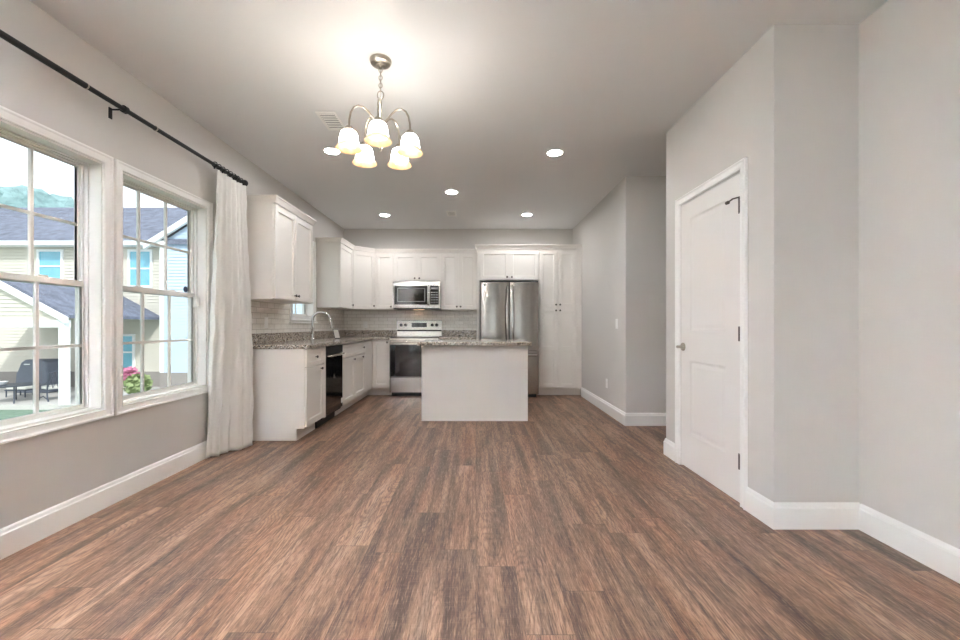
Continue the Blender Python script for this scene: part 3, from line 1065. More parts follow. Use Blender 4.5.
# ------------------------------------------------------------------ counters and backsplash
ct = thing('countertop', 'L-shaped speckled granite countertop along the window wall and corner', 'countertop', (-1.9, 5.2, .8755))
MB().prism([(XL + .002, 3.92), (-1.59, 3.92), (-1.59, 6.415), (-1.3375, 6.415), (-1.3375, YB - .002), (XL + .002, YB - .002)],
           lambda x, y: V((x, y, .8755)), lambda x, y: V((x, y, .914))).build('slab', M['granite'], ct, bevel=.004)
MB().prism([(XL + .002, 3.925), (XL + .022, 3.925), (XL + .022, YB - .022), (-1.3375, YB - .022), (-1.3375, YB - .002), (XL + .002, YB - .002)],
           lambda x, y: V((x, y, .9145)), lambda x, y: V((x, y, 1.016))).build('upstand', M['granite'], ct, bevel=.002)
ct = thing('countertop', 'short speckled granite countertop between range and refrigerator', 'countertop', (-.28, 6.75, .8755))
MB().box(-.573, .012, 6.415, YB - .002, .8755, .914).build('slab', M['granite'], ct, bevel=.004)
MB().box(-.573, .012, YB - .022, YB - .002, .9145, 1.016).build('upstand', M['granite'], ct, bevel=.002)

bs = thing('backsplash', 'glossy cream subway tile backsplash between counter and wall cabinets', 'backsplash', (-1.2, 7.04, 1.0), kind='structure')
MB().box(XL + .009, .012, 0, .008, 1.0165, 1.3515, orient((0, YB, 0), (1, 0, 0), (0, -1, 0))).build('tile_field', M['tile_back'], bs)
MB().prism([(3.945, 1.0165), (YB - .001, 1.0165), (YB - .001, 1.3515), (W3[1] + .092, 1.3515), (W3[1] + .092, W3[2] - .087), (W3[0] - .092, W3[2] - .087), (W3[0] - .092, 1.3515), (3.945, 1.3515)],
           lambda y, z: LEFT(y, 0, z), lambda y, z: LEFT(y, .008, z)).build('tile_field', M['tile_left'], bs)
BT = orient((0, YB - .008, 0), (1, 0, 0), (0, -1, 0))
LT = orient((XL + .008, 0, 0), (0, 1, 0), (1, 0, 0))
plate('power_outlet', 'white power outlet on the tile left of the range', 'outlet', BT, -1.88, 1.11, kind='outlet')
plate('power_outlet', 'white power outlet on the tile near the curtain', 'outlet', LT, 4.42, 1.13, kind='outlet')

# ------------------------------------------------------------------ island
isl = thing('kitchen_island', 'white kitchen island with plain back panel under a granite top', 'island', (-.015, 5.1, 0))
MB().box(-.607, .577, 4.778, 5.40, 0, .8745).build('body', M['island'], isl)
MB().box(-.60, .57, 4.7665, 4.7775, .02, .8745).build('back_panel', M['island'], isl)
for a, b in ((-.625, -.6005), (.5705, .595)):
    MB().box(a, b, 4.757, 4.7775, 0, .8745).build('corner_post', M['island'], isl, bevel=.002)
MB().box(-.60, .57, 4.757, 4.7660, 0, .0195).build('shoe_molding', M['island'], isl)
o = MB().box(-.652, .622, 4.60, 5.43, .875, .914).build('island_countertop', M['granite'], None, bevel=.005)
tag(o, 'speckled granite slab resting on the white island', 'countertop')

# ------------------------------------------------------------------ dishwasher
f = LRUN(4.40)
dw = thing('dishwasher', 'black dishwasher built in under the counter beside the sink cabinet', 'dishwasher', f(.305, -.3, 0))
MB().box(.003, .607, -.56, -.002, .10, .872, f).build('tub', M['black'], dw)
MB().box(.05, .607, -.0015, .022, .125, .775, f).build('door', M['black_glass'], dw, bevel=.004)
MB().box(.05, .607, -.0015, .022, .779, .868, f).build('control_panel', M['black'], dw, bevel=.004)
MB().box(.003, .0495, -.0015, .02, .115, .872, f).build('filler_strip', M['cabinet'], dw)['label'] = 'white filler strip'
m_ = MB()
m_.tube([f(.10, .022, .765), f(.10, .055, .765), f(.14, .06, .765), f(.52, .06, .765), f(.56, .055, .765), f(.56, .022, .765)], .011, 10)
m_.build('handle', M['steel_h'], dw, True)
MB().box(.28, .34, .022, .0235, .50, .55, f).build('badge', M['steel_h'], dw)
MB().box(.02, .595, -.09, -.07, .0, .098, f).build('toe_panel', M['black'], dw)
MB().box(.55, .60, .022, .0235, .17, .23, f).build('rating_label', M['plastic_white'], dw)

# ------------------------------------------------------------------ range
RX0, RX1 = -1.334, -.576
YRf = 6.40
f = orient((RX0, YRf, 0), (1, 0, 0), (0, -1, 0))
W = RX1 - RX0
rg = thing('range', 'stainless electric range with black oven window, left of the island', 'range', f(W / 2, -.32, 0))
MB().box(0, W, -.62, -.002, .06, .905, f).build('body', M['steel'], rg)
MB().box(.02, W - .02, -.58, -.05, 0, .0595, f).build('toe_base', M['black'], rg)
MB().box(0, W, -.62, .012, .9055, .922, f).build('cooktop', M['black_glass'], rg, bevel=.004)
od = MB().slab(f, .002, W - .002, .305, .895, -.0015, .03, [(.06, W - .06, .375, .80)], steps=((0.004, -0.004),)).build('oven_door', M['steel_h'], rg)
MB().box(.012, W - .012, .0305, .034, .31, .80, f).build('oven_glass', M['black_glass'], od)
m_ = MB()
m_.tube([f(.05, .03, .85), f(.05, .07, .85), f(.08, .078, .85), f(W - .08, .078, .85), f(W - .05, .07, .85), f(W - .05, .03, .85)], .013, 10)
m_.build('oven_handle', M['steel_h'], od, True)
dr = MB().box(.002, W - .002, -.0015, .028, .065, .30, f).build('storage_drawer', M['steel_h'], rg, bevel=.004)
# back guard with knobs and display
bg = MB().prism([(-.645, .9225), (-.56, .9225), (-.565, 1.0), (-.585, 1.02), (-.575, 1.022), (-.577, 1.178), (-.587, 1.185), (-.645, 1.185)],
                lambda d, z: f(0.004, d, z), lambda d, z: f(W - .004, d, z)).build('backguard', M['steel_h'], rg)
g0 = lambda z: -.575 - (z - 1.022) * .002 / .156
MB().prism([(g0(1.068) + .0005, 1.068), (g0(1.14) + .0005, 1.14), (g0(1.14) + .004, 1.14), (g0(1.068) + .004, 1.068)],
           lambda d, z: f(.248, d, z), lambda d, z: f(.505, d, z)).build('display', M['black_glass'], bg)
for ku in (.072, .147, .597, .672):
    c0 = f(ku, g0(1.105), 1.105)
    MB().lathe(c0, [(.027, 0), (.025, .004), (.02, .008), (.018, .024), (.001, .025)], 16, (0, -1, .12)).build('knob', M['black'], bg, True)
MB().box(.004, W - .004, -.5595, -.553, 1.0, 1.012, f).build('guard_trim', M['black'], bg)
for cx, cy, r in ((.2, -.18, .1), (.56, -.18, .085), (.2, -.43, .08), (.56, -.43, .1)):
    MB().lathe(f(cx, cy, .9222), [(r, 0), (r, .0006), (r - .006, .0006), (r - .006, 0)], 28, caps=False).build('burner_ring', M['grey_button'], rg)

# ------------------------------------------------------------------ microwave
f = orient((RX0, 6.645, 0), (1, 0, 0), (0, -1, 0))
mw = thing('microwave', 'stainless over-the-range microwave under the short wall cabinet', 'microwave', f(W / 2, -.2, 1.38))
MB().box(0, W, -.395, -.002, 1.375, 1.798, f).build('body', M['steel_h'], mw)
dm = MB().slab(f, .002, .585, 1.392, 1.755, -.0015, .028, [(.03, .565, 1.43, 1.735)], steps=((0.002, -0.006),)).build('door', M['steel_h'], mw)
MB().box(.031, .564, .0225, .024, 1.431, 1.734, f).build('door_glass', M['black_glass'], dm)
m_ = MB()
m_.slab(f, .075, .52, 1.475, 1.695, .0242, .0252, [(.085, .51, 1.485, 1.685)], through=True)
m_.build('window_border', M['grey_button'], dm)
m_ = MB()
m_.tube([f(.572, .028, 1.43), f(.572, .06, 1.44), f(.572, .068, 1.50), f(.572, .068, 1.66), f(.572, .06, 1.72), f(.572, .028, 1.73)], .013, 10)
m_.build('handle', M['chrome'], dm, True)
cp = MB().box(.588, W - .002, -.0015, .028, 1.392, 1.755, f).build('control_panel', M['steel_h'], mw)
MB().box(.60, W - .02, .0285, .031, 1.43, 1.735, f).build('keypad', M['black_glass'], cp)
MB().box(.615, W - .035, .0312, .0318, 1.675, 1.705, f).build('clock_display', M['grey_button'], cp)
for i in range(3):
    for j in range(5):
        MB().box(.615 + i * .04, .642 + i * .04, .0312, .0316, 1.46 + j * .04, 1.472 + j * .04, f).build('button', M['grey_button'], cp)
MB().box(.002, W - .002, -.0015, .024, 1.758, 1.797, f).build('vent_grille', M['steel'], mw)
MB().box(.01, W - .01, -.38, .02, 1.362, 1.3745, f).build('underside', M['black'], mw)
MB().box(W / 2 - .09, W / 2 + .09, -.33, -.27, 1.3605, 1.3618, f).build('cooktop_light', emit_mat('warm_cooktop_light', rgb(255, 214, 170), 2.2), mw)['label'] = 'lit warm cooktop lamp'

# ------------------------------------------------------------------ refrigerator
FX0, FX1 = .070, .955
f = orient((FX0, 6.30, 0), (1, 0, 0), (0, -1, 0))
W = FX1 - FX0
fr = thing('refrigerator', 'stainless french-door refrigerator with bottom freezer behind the island', 'refrigerator', f(W / 2, -.35, 0))
MB().box(.004, W - .004, -.70, -.032, .05, 1.755, f).build('body', M['steel'], fr)
MB().box(.03, W - .03, -.66, -.05, 0, .0495, f).build('base_grille', M['black'], fr)
MB().box(.0, W, -.70, -.04, 1.7555, 1.78, f).build('hinge_cover', M['black'], fr)


def bowed(u0, u1, v0, v1, name):
    """door skin bowed outward a little, sides rounded"""
    n = 12
    prof = [(u0, -.03), (u0, .0)]
    for i in range(n + 1):
        t = i / n
        prof.append((u0 + .006 + (u1 - u0 - .012) * t, .012 + .022 * math.sin(math.pi * t) ** .7))
    prof += [(u1, .0), (u1, -.03)]
    return MB().prism(prof, lambda u, d: f(u, d, v0), lambda u, d: f(u, d, v1)).build(name, M['steel'], fr, True)


mid = W / 2
dl = bowed(.0, mid - .003, .725, 1.752, 'left_door')
dr_ = bowed(mid + .003, W, .725, 1.752, 'right_door')
df = bowed(.0, W, .055, .712, 'freezer_drawer')
for par, s in ((dl, -1), (dr_, 1)):
    u = mid + s * .032
    m_ = MB()
    m_.tube([f(u, .02, 1.70), f(u, .05, 1.685), f(u, .07, 1.62), f(u + s * .012, .075, 1.40), f(u + s * .012, .075, 1.10), f(u, .07, .86), f(u, .05, .79), f(u, .02, .775)], [.012, .013, .014, .015, .015, .014, .013, .012], 10)
    m_.build('handle', M['chrome'], par, True)
m_ = MB()
m_.tube([f(.03, .005, .65), f(.045, .055, .65), f(.2, .085, .65), f(W - .2, .085, .65), f(W - .045, .06, .65), f(W - .03, .005, .65)], .018, 10)
m_.build('handle', M['chrome'], df, True)
MB().lathe(f(.062, .026, 1.71), [(.016, 0), (.016, .003), (.013, .004), (.001, .004)], 18, (0, -1, 0)).build('badge', M['plastic_white'], dl)

# ------------------------------------------------------------------ faucet and card
fc = thing('faucet', 'tall gooseneck pull-down faucet on the granite counter', 'faucet', (-2.115, 5.35, .9145))
fx, fy = -2.115, 5.35
body = MB().lathe((fx, fy, .9145), [(.03, 0), (.03, .006), (.024, .012), (.022, .05), (.022, .15), (.017, .165), (.0135, .17)], 16).build('body', M['chrome'], fc, True)
m_ = MB()
pts = [(fx, fy, 1.08), (fx, fy, 1.16)]
for i in range(13):
    a = math.pi - math.pi * i / 12 * .93
    pts.append((fx + .105 + .105 * math.cos(a), fy + .03 * (1 + math.cos(a)), 1.165 + .105 * math.sin(a)))
m_.tube(pts, .0155, 10)
m_.build('spout', M['chrome'], fc, True)
e = V(pts[-1])
MB().lathe(e, [(.014, 0), (.017, .02), (.019, .06), (.023, .10), (.023, .125), (.001, .126)], 14, (.18, 0.02, -1)).build('spray_head', M['chrome'], fc, True)
m_ = MB()
m_.tube([(fx, fy - .02, 1.0), (fx, fy - .045, 1.0), (fx + .02, fy - .06, 1.035), (fx + .03, fy - .065, 1.08)], [.01, .01, .007, .006], 8)
m_.build('lever', M['chrome'], fc, True)
# small card leaning on its easel foot
cdp = thing('display_card', 'small pale card with dark edge standing tilted on the counter behind the faucet', 'card', (-1.90, 5.72, .9145))
f = lambda u, d, z: V((-1.96 + u * .95 + z * -.30 + d * .6, 5.74 + u * -.1 - d * .7 + z * .2, .9145 + z))
MB().box(0, .085, 0, .006, .0, .135, f).build('dark_back', M['black'], cdp)
MB().box(.008, .08, .0062, .0075, .012, .127, f).build('card_face', M['paper'], cdp)

# ------------------------------------------------------------------ ceiling fixtures
def can(x, y, label, src=None):
    if src is not None:
        return dup(src, (x - src.location.x, y - src.location.y, 0), label)
    c = thing('recessed_light', label, 'light', (x, y, ZC), 'recessed ceiling lights')
    MB().lathe((x, y, ZC), [(.085, 0), (.084, -.004), (.074, -.008), (.066, -.006), (.064, -.002), (.064, 0)], 32, caps=False).build('trim_ring', M['plastic_white'], c, True)
    MB().lathe((x, y, ZC - .001), [(.0635, 0), (.0635, -.002), (.001, -.003)], 28).build('lens', M['can_lens'], c, True)
    return c


c0 = can(-1.353, 3.89, 'lit recessed ceiling light next to the chandelier shades')
can(.749, 3.93, 'lit recessed ceiling light nearest the right-hand closet wall', c0)
can(-.30, 5.09, 'lit recessed ceiling light above the island, in front of the small vent', c0)
can(-1.36, 6.16, 'lit recessed ceiling light over the corner wall cabinets', c0)
can(.753, 6.13, 'lit recessed ceiling light over the refrigerator cabinets', c0)


def register(x0, x1, y0, y1, label, n):
    r = thing('ceiling_vent', label, 'vent', ((x0 + x1) / 2, (y0 + y1) / 2, ZC), 'ceiling vents')
    f = lambda u, d, v: V((u, v, ZC - d))
    b = .022
    MB().slab(f, x0, x1, y0, y1, 0.0, .007, [(x0 + b, x1 - b, y0 + b, y1 - b)], through=True).build('frame', M['plastic_white'], r, bevel=.002)
    MB().box(x0 + b, x1 - b, .0005, .0015, y0 + b, y1 - b, f).build('duct_opening', M['gap'], r)
    for i in range(n):
        v = y0 + b + (y1 - y0 - 2 * b) * (i + .5) / n
        hw = (y1 - y0 - 2 * b) / n * .16
        MB().prism([(v - hw, .002), (v - hw + .002, .002), (v + hw, .007), (v + hw - .002, .007)], lambda v_, d: f(x0 + b, d, v_), lambda v_, d: f(x1 - b, d, v_)).build('louver', M['plastic_white'], r)


register(-1.235, -1.075, 3.17, 3.47, 'larger white ceiling vent left of the chandelier', 9)
register(-.43, -.29, 5.95, 6.21, 'small white ceiling vent over the kitchen near the back wall', 6)

# chandelier
CX, CY, CD = -.590, 2.56, .028
ch = thing('chandelier', 'brushed nickel five-arm chandelier with frosted bell shades', 'chandelier', (CX, CY, ZC))
MB().lathe((CX, CY, ZC), [(.066, 0), (.066, -.010), (.060, -.022), (.045, -.028), (.030, -.030), (.028, -.036), (.012, -.040), (.008, -.05), (.001, -.051)], 32).build('canopy', M['nickel'], ch, True)
zl = ZC - .045
i = 0
while zl > 2.50:
    m_ = MB()
    big = zl < 2.56
    hh, ww = (.052, .02) if big else (.03, .011)
    pts = []
    for t in range(12):
        a = 2 * math.pi * t / 12
        u, v = math.sin(a) * ww, -hh / 2 + math.cos(a) * hh / 2
        pts.append((CX + (u if i % 2 == 0 else 0), CY + (u if i % 2 else 0), zl + v))
    m_.tube(pts, .0022 if not big else .0035, 6, closed=True)
    m_.build('chain_link', M['nickel'], ch, True)
    zl -= hh - .006
    i += 1
m_ = MB()
m_.tube([(CX + .004 * math.sin(t * 1.7), CY + .004 * math.cos(t * 1.7), ZC - .05 - t * .0245) for t in range(11)], .0022, 6)
m_.build('cord', M['nickel'], ch, True)
MB().lathe((CX, CY, CD), [(.003, zl - CD + .014), (.007, zl + .006 - CD), (.0085, 2.36), (.012, 2.35), (.028, 2.335), (.034, 2.318), (.030, 2.30), (.014, 2.29), (.0085, 2.28), (.0085, 2.20), (.016, 2.19), (.012, 2.175), (.004, 2.165), (.008, 2.155), (.001, 2.145)], 20).build('stem', M['nickel'], ch, True)
R_ = .19
for q in range(5):
    a = math.radians(-90 + 9 + 72 * q)
    d = V((math.cos(a), math.sin(a), 0))
    c = V((CX, CY, 0))
    P = lambda r, z: c + d * r + V((0, 0, z + CD))
    ctrl = [(.02, 2.322), (.045, 2.345), (.075, 2.378), (.105, 2.398), (.135, 2.400), (.162, 2.382), (.18, 2.348), (.188, 2.305), (.19, 2.262)]
    arm = MB()
    arm.tube([P(r, z) for r, z in ctrl], .0062, 8)
    arm = arm.build('arm', M['nickel'], ch, True)
    b = P(R_, 0)
    MB().lathe(b, [(.008, 2.268), (.02, 2.262), (.026, 2.25), (.026, 2.238), (.020, 2.232)], 18).build('shade_holder', M['nickel'], arm, True)
    dome = [(.022, 2.238), (.036, 2.234), (.047, 2.222), (.053, 2.20), (.056, 2.175), (.060, 2.156)]
    lip = [(.060, 2.156), (.065, 2.146), (.073, 2.135), (.079, 2.128)]
    sh = MB().lathe(b, dome + [(r - .0015, z) for r, z in dome[::-1]], 28, caps=False).build('shade', M['shade'], ch, True)
    MB().lathe(b, [(r - .002, z) for r, z in dome] + [(r - .004, z) for r, z in dome[::-1]], 28, caps=False).build('shade_liner', M['shade_lip'], sh, True)['label'] = 'cream glass lining'
    MB().lathe(b, lip + [(.077, 2.126)] + [(r - .004, z - .001) for r, z in lip[::-1]] + [lip[0]], 28, caps=False).build('shade_lip', M['shade_lip'], sh, True)['label'] = 'cream flared lip'
    MB().lathe(b, [(.001, 2.230), (.011, 2.228), (.012, 2.212), (.019, 2.20), (.022, 2.187), (.018, 2.172), (.009, 2.165), (.001, 2.163)], 16).build('bulb', M['bulb'], sh, True)

# out-of-frame uplighters added to bounce fill light off the ceiling
M['fill_uplight'] = emit_mat('fill_uplighter_diffuser', rgb(240, 245, 255), 3500.0)


def fill_uplighter(x, y, label):  # added fill lamp, kept out of view
    t = thing('fill_lamp', label, 'lamp', (x, y, 0), 'added fill uplighters')
    MB().lathe((x, y, 0), [(.15, 0), (.15, .015), (.13, .025), (.02, .03), (.001, .031)], 28).build('base', M['nickel'], t, True)
    MB().cyl((x, y, .03), (x, y, 1.70), .012, 12).build('pole', M['nickel'], t, True)
    MB().lathe((x, y, 1.70), [(.02, 0), (.05, .01), (.13, .06), (.16, .11), (.175, .38), (.171, .38), (.156, .112), (.125, .065), (.045, .018), (.001, .012)], 28, caps=False).build('lamp_shade', M['nickel'], t, True)
    MB().lathe((x, y, 1.775), [(.12, 0), (.12, .004), (.001, .005)], 24).build('diffuser', M['fill_uplight'], t, True)


fill_uplighter(-1.75, .35, 'added nickel fill uplighter beside the nearer window, unseen outside the frame')
fill_uplighter(-1.75, -.75, 'added nickel fill uplighter, unseen behind the camera beside the window wall')

# ------------------------------------------------------------------ curtain rod and curtain
ry0, ry1, rx, rz = 1.22, 3.815, XL + .09, 2.428
rod = thing('curtain_rod', 'long black curtain rod above the left windows', 'curtain rod', (XL, 2.54, rz))
MB().cyl((rx, ry0, rz), (rx, 2.293, rz), .0165, 14).build('outer_tube', M['black_metal'], rod, True)
MB().cyl((rx, 2.2935, rz), (rx, ry1, rz), .0142, 14).build('inner_tube', M['black_metal'], rod, True)
for yy in (2.293, 2.79):
    MB().lathe((rx, yy - .004, rz), [(.014, 0), (.0175, 0), (.0175, .008), (.014, .008)], 14, (0, 1, 0), caps=False).build('joint_ring', M['nickel'], rod, True)
for yy, s in ((ry0, -1), (ry1, 1)):
    MB().lathe((rx, yy, rz), [(.012, 0), (.017, .004), (.017, .012), (.010, .016), (.010, .022), (.021, .028), (.031, .043), (.031, .056), (.021, .071), (.001, .076)], 16, (0, s, 0)).build('finial', M['black_metal'], rod, True)
for yy in (1.30, 2.545, 3.72):
    b = MB().box(yy - .011, yy + .011, 0, .005, rz - .055, rz + .012, LEFT).build('bracket', M['black_metal'], rod)
    m_ = MB()
    m_.tube([LEFT(yy, .004, rz), LEFT(yy, .05, rz), LEFT(yy, .078, rz)], .0055, 8)
    m_.build('bracket_arm', M['black_metal'], b, True)
    MB().lathe((rx, yy - .011, rz), [(.014, 0), (.023, .0), (.023, .022), (.014, .022)], 14, (0, 1, 0), caps=False).build('bracket_collar', M['black_metal'], b, True)

cu = thing('curtain', 'white linen curtain panel bunched beside the left windows, reaching the floor', 'curtain', (-2.14, 3.62, 0))


def poly_at(pts, t):
    ls = [(V(b) - V(a)).length for a, b in zip(pts, pts[1:])]
    s = t * sum(ls)
    for (a, b), q in zip(zip(pts, pts[1:]), ls):
        if s <= q or (a, b) == (pts[-2], pts[-1]):
            return V(a).lerp(V(b), min(1, s / q))
        s -= q


topp = [(-2.155, 3.43, 0), (-2.155, 3.855, 0)]
botp = [(-2.215, 3.37, 0), (-2.18, 3.46, 0), (-2.12, 3.58, 0), (-2.05, 3.67, 0), (-2.05, 3.76, 0), (-2.09, 3.83, 0)]
NU, NV = 120, 64
rows = []
for j in range(NV + 1):
    t = j / NV
    z = .012 + (2.393 - .012) * t
    row = []
    for i in range(NU + 1):
        s = i / NU
        s2 = s + .02 * math.sin(5 * s + 3 * t)
        p = poly_at(topp, s)
        q = poly_at(botp, s)
        e = (1 - t) ** 1.6
        c = p.lerp(q, e)
        ph = 2 * math.pi * (5.5 * s2 + .18 * math.sin(2.2 * t + s * 4))
        amp = .016 + .016 * math.sin(math.pi * min(1, t * 1.2)) + .006 * math.sin(9 * s)
        dx = amp * (math.sin(ph) + .35 * math.sin(2.3 * ph + 1.3))
        wr = .004 * math.sin(31 * t + 9 * s) * (1 - t) + .003 * math.sin(57 * t + 17 * s + 1)
        x = c.x + dx + wr
        x = max(x, XL + .03)
        zz = z + (.035 * max(0, s - .82) / .18 if t < .02 else 0) + .008 * math.sin(ph * .5) * (1 - t)
        row.append(V((x, c.y + .25 * dx * math.cos(ph), max(.006, zz))))
    rows.append(row)
m_ = MB()
m_.rings(rows, False, False, closed=False)
cl = m_.build('fabric', M['linen'], cu, True)
sd = cl.modifiers.new('thickness', 'SOLIDIFY')
sd.thickness = .002
for i in range(8):
    yy = 3.42 + i * .054
    m_ = MB()
    m_.tube([(rx + .021 * math.cos(a), yy + .005 * math.sin(a), rz + .004 + .021 * math.sin(a)) for a in [2 * math.pi * t / 14 for t in range(14)]], .0040, 6, closed=True)
    rr = m_.build('curtain_ring', M['black_metal'], rod, True)
    MB().box(rx - .006, rx + .006, yy - .004, yy + .004, 2.3955, 2.412).build('clip', M['black_metal'], rr)

# ------------------------------------------------------------------ outside
ZG, ZP = -1.5, -1.35
struct(MB().box(-60, -2.45, -20, 70, ZG - .2, ZG).build('ground', M['grass']), 'lawn outside the windows', 'lawn')
struct(MB().box(-26, -10.8, 12.72, 16.48, ZG + .001, ZP).build('patio', M['concrete']), 'pale concrete patio of the neighbouring house', 'patio')


def siding(f, poly, name, m, parent, thick=.1):
    """lap siding: clapboards with real overlap, clipped to a convex outline (u, z)"""
    zs = [p[1] for p in poly]
    z, top = min(zs), max(zs)
    lap = .125
    mb = MB()

    def span(zz):
        xs = []
        for (a, b), (c, d) in zip(poly, poly[1:] + poly[:1]):
            if (b - zz) * (d - zz) <= 0 and b != d:
                xs.append(a + (c - a) * (zz - b) / (d - b))
        return (min(xs), max(xs)) if len(xs) > 1 else None
    loops = []
    while z < top - .002:
        z2 = min(z + lap, top - .0005)
        a = span(z + .0002)
        b = span(z2 - .0002)
        if a and b:
            loops.append((a, z, .03))
            loops.append((b, z2, .004))
        z = z2
    rows_ = []
    for (u0, u1), zz, d in loops:
        rows_.append([mb.bm.verts.new(f(u0, d, zz)), mb.bm.verts.new(f(u1, d, zz))])
    for r0, r1 in zip(rows_, rows_[1:]):
        mb.bm.faces.new([r0[0], r0[1], r1[1], r1[0]])
    backs = [mb.bm.verts.new(f(u, -thick, zz)) for u, zz in poly]
    mb.bm.faces.new(backs)
    return mb.build(name, m, parent)


hs = thing('house', 'neighbouring beige two-storey house with grey shingle roof seen through the windows', 'house', (-16, 16.6, ZG))
FM = orient((0, 16.5, 0), (1, 0, 0), (0, -1, 0))
MB().box(-27, -12.3, 16.56, 24, ZP, 4.35).build('house_core', M['siding'], hs)
siding(FM, [(-27, -.75), (-12.35, -.75), (-12.35, 4.36), (-27, 4.36)], 'siding_wall', M['siding'], hs, .05)
MB().box(-27, -12.3, 16.46, 16.555, ZG, -.755).build('foundation', M['foundation'], hs)
MB().box(-12.52, -12.36, 16.44, 16.465, -.75, 4.36).build('corner_board', M['ext_white'], hs)
# main roof, eave and soffit
MB().prism([(16.0, 4.38), (20.6, 6.95), (25.2, 4.38), (25.2, 4.22), (20.6, 6.78), (16.0, 4.22)], lambda y, z: V((-27.5, y, z)), lambda y, z: V((-7.5, y, z))).build('main_roof', M['shingle'], hs)
MB().box(-27.5, -12.0, 15.97, 15.998, 4.2, 4.36).build('gutter', M['ext_white'], hs)
MB().box(-27.3, -12.36, 16.0, 16.45, 4.19, 4.212).build('soffit', M['ext_white'], hs)


def ext_window(f, u0, u1, v0, v1, parent):
    w_ = MB().slab(f, u0 - .09, u1 + .09, v0 - .09, v1 + .09, .0, .07, [(u0, u1, v0, v1)], through=True).build('house_window', M['ext_white'], parent)
    MB().box(u0, u1, .01, .03, v0, v1, f).build('pane', M['ext_pane'], w_)
    MB().box(u0, u1, .031, .055, (v0 + v1) / 2 - .03, (v0 + v1) / 2 + .03, f).build('meeting_rail', M['ext_white'], w_)
    return w_


ext_window(FM, -17.36, -16.5, 2.86, 4.02, hs)
ext_window(FM, -13.75, -12.95, 2.68, 4.02, hs)
ext_window(FM, -14.05, -13.65, -.62, .66, hs)
# gabled wing at the right
FW = orient((0, 16.15, 0), (1, 0, 0), (0, -1, 0))
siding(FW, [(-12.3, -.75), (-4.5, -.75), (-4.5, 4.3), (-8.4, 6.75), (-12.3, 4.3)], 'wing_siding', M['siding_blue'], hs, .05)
MB().box(-12.3, -4.5, 16.1, 16.2, ZG, -.755).build('wing_foundation', M['foundation'], hs)
MB().box(-12.3, -12.14, 16.09, 16.118, -.75, 4.3).build('wing_corner_board', M['ext_white'], hs)
MB().prism([(-12.75, 4.02), (-8.4, 6.75), (-4.05, 4.02), (-4.05, 4.24), (-8.4, 6.97), (-12.75, 4.24)], lambda x, z: V((x, 15.85, z)), lambda x, z: V((x, 15.99, z))).build('wing_rake', M['ext_white'], hs)
MB().prism([(-12.75, 4.18), (-8.4, 6.91), (-4.05, 4.18), (-4.05, 4.30), (-8.4, 7.03), (-12.75, 4.30)], lambda x, z: V((x, 15.995, z)), lambda x, z: V((x, 20.5, z))).build('wing_roof', M['shingle'], hs)
# gabled porch at the left
FP = orient((0, 12.75, 0), (1, 0, 0), (0, -1, 0))
PX, PZ, EX, EZ = -15.0, 2.50, -12.5, 1.17
LXP = 2 * PX - EX
siding(FP, [(LXP + .2, 1.27), (EX - .2, 1.27), (PX, PZ - .05)], 'gable_siding', M['siding'], hs, .05)
MB().prism([(LXP, EZ), (PX, PZ), (EX, EZ), (EX, EZ + .17), (PX, PZ + .19), (LXP, EZ + .17)], lambda x, z: V((x, 12.58, z)), lambda x, z: V((x, 12.70, z))).build('gable_rake', M['ext_white'], hs)
MB().prism([(LXP - .04, EZ + .14), (PX, PZ + .16), (EX + .04, EZ + .14), (EX + .04, EZ + .24), (PX, PZ + .27), (LXP - .04, EZ + .24)], lambda x, z: V((x, 12.705, z)), lambda x, z: V((x, 16.46, z))).build('porch_roof', M['shingle'], hs)
MB().box(LXP + .1, EX - .08, 12.66, 12.86, 1.03, 1.262).build('porch_beam', M['ext_white'], hs)
MB().box(EX - .28, EX - .09, 12.67, 12.85, ZP, 1.029).build('porch_post', M['ext_white'], hs)
MB().box(LXP + .1, LXP + .29, 12.67, 12.85, ZP, 1.029).build('porch_post', M['ext_white'], hs)

# trees beyond the roof
def tree(x, y, ztop, r, label, seed):
    rnd = random.Random(seed)
    t = thing('tree', label, 'tree', (x, y, ZG), 'trees beyond the roof')
    MB().cyl((x, y, ZG), (x, y, ztop - r), r * .09, 10, r * .05).build('trunk', M['bark'], t, True)
    bm = bmesh.new()
    bmesh.ops.create_icosphere(bm, subdivisions=4, radius=r)
    ph = [rnd.uniform(0, 6) for _ in range(6)]
    for v in bm.verts:
        n_ = v.co.normalized()
        k = (1 + .16 * math.sin(5 * n_.x + ph[0]) * math.sin(6 * n_.z + ph[1]) + .10 * math.sin(11 * n_.y + ph[2]) * math.cos(12 * n_.z + ph[3])
             + .06 * rnd.uniform(-1, 1))
        v.co = V((n_.x * r * k, n_.y * r * k, n_.z * r * .85 * k)) + V((x, y, ztop - r * .85))
    mb = MB()
    mb.bm.free()
    mb.bm = bm
    mb.build('crown', M['tree_leaf'], t)


tree(-37.5, 36, 12.3, 4.3, 'broad blue-green tree rising behind the roof in the nearer window', 3)
tree(-27.5, 34, 10.2, 1.6, 'small tree top just above the roof in the farther window', 5)

# covered grill
gx, gy = -16.0, 15.2
g_ = thing('covered_grill', 'barbecue grill under a dark grey cover on the patio', 'grill', (gx, gy, ZP))
pr = [(-.62, 0), (-.60, .45), (-.58, .72), (-.52, .80), (-.40, 1.10), (-.25, 1.20), (.40, 1.20), (.52, 1.12), (.56, .75), (.60, .45), (.62, 0)]
MB().prism(pr, lambda u, z: V((gx + u, gy - .3, ZP + z)), lambda u, z: V((gx + u, gy + .3, ZP + z))).build('cover', M['grill_cover'], g_, bevel=.06, seg=3)
MB().box(gx - .26, gx - .05, gy - .315, gy - .301, ZP + 1.02, ZP + 1.06).build('handle_strap', M['ext_white'], g_)


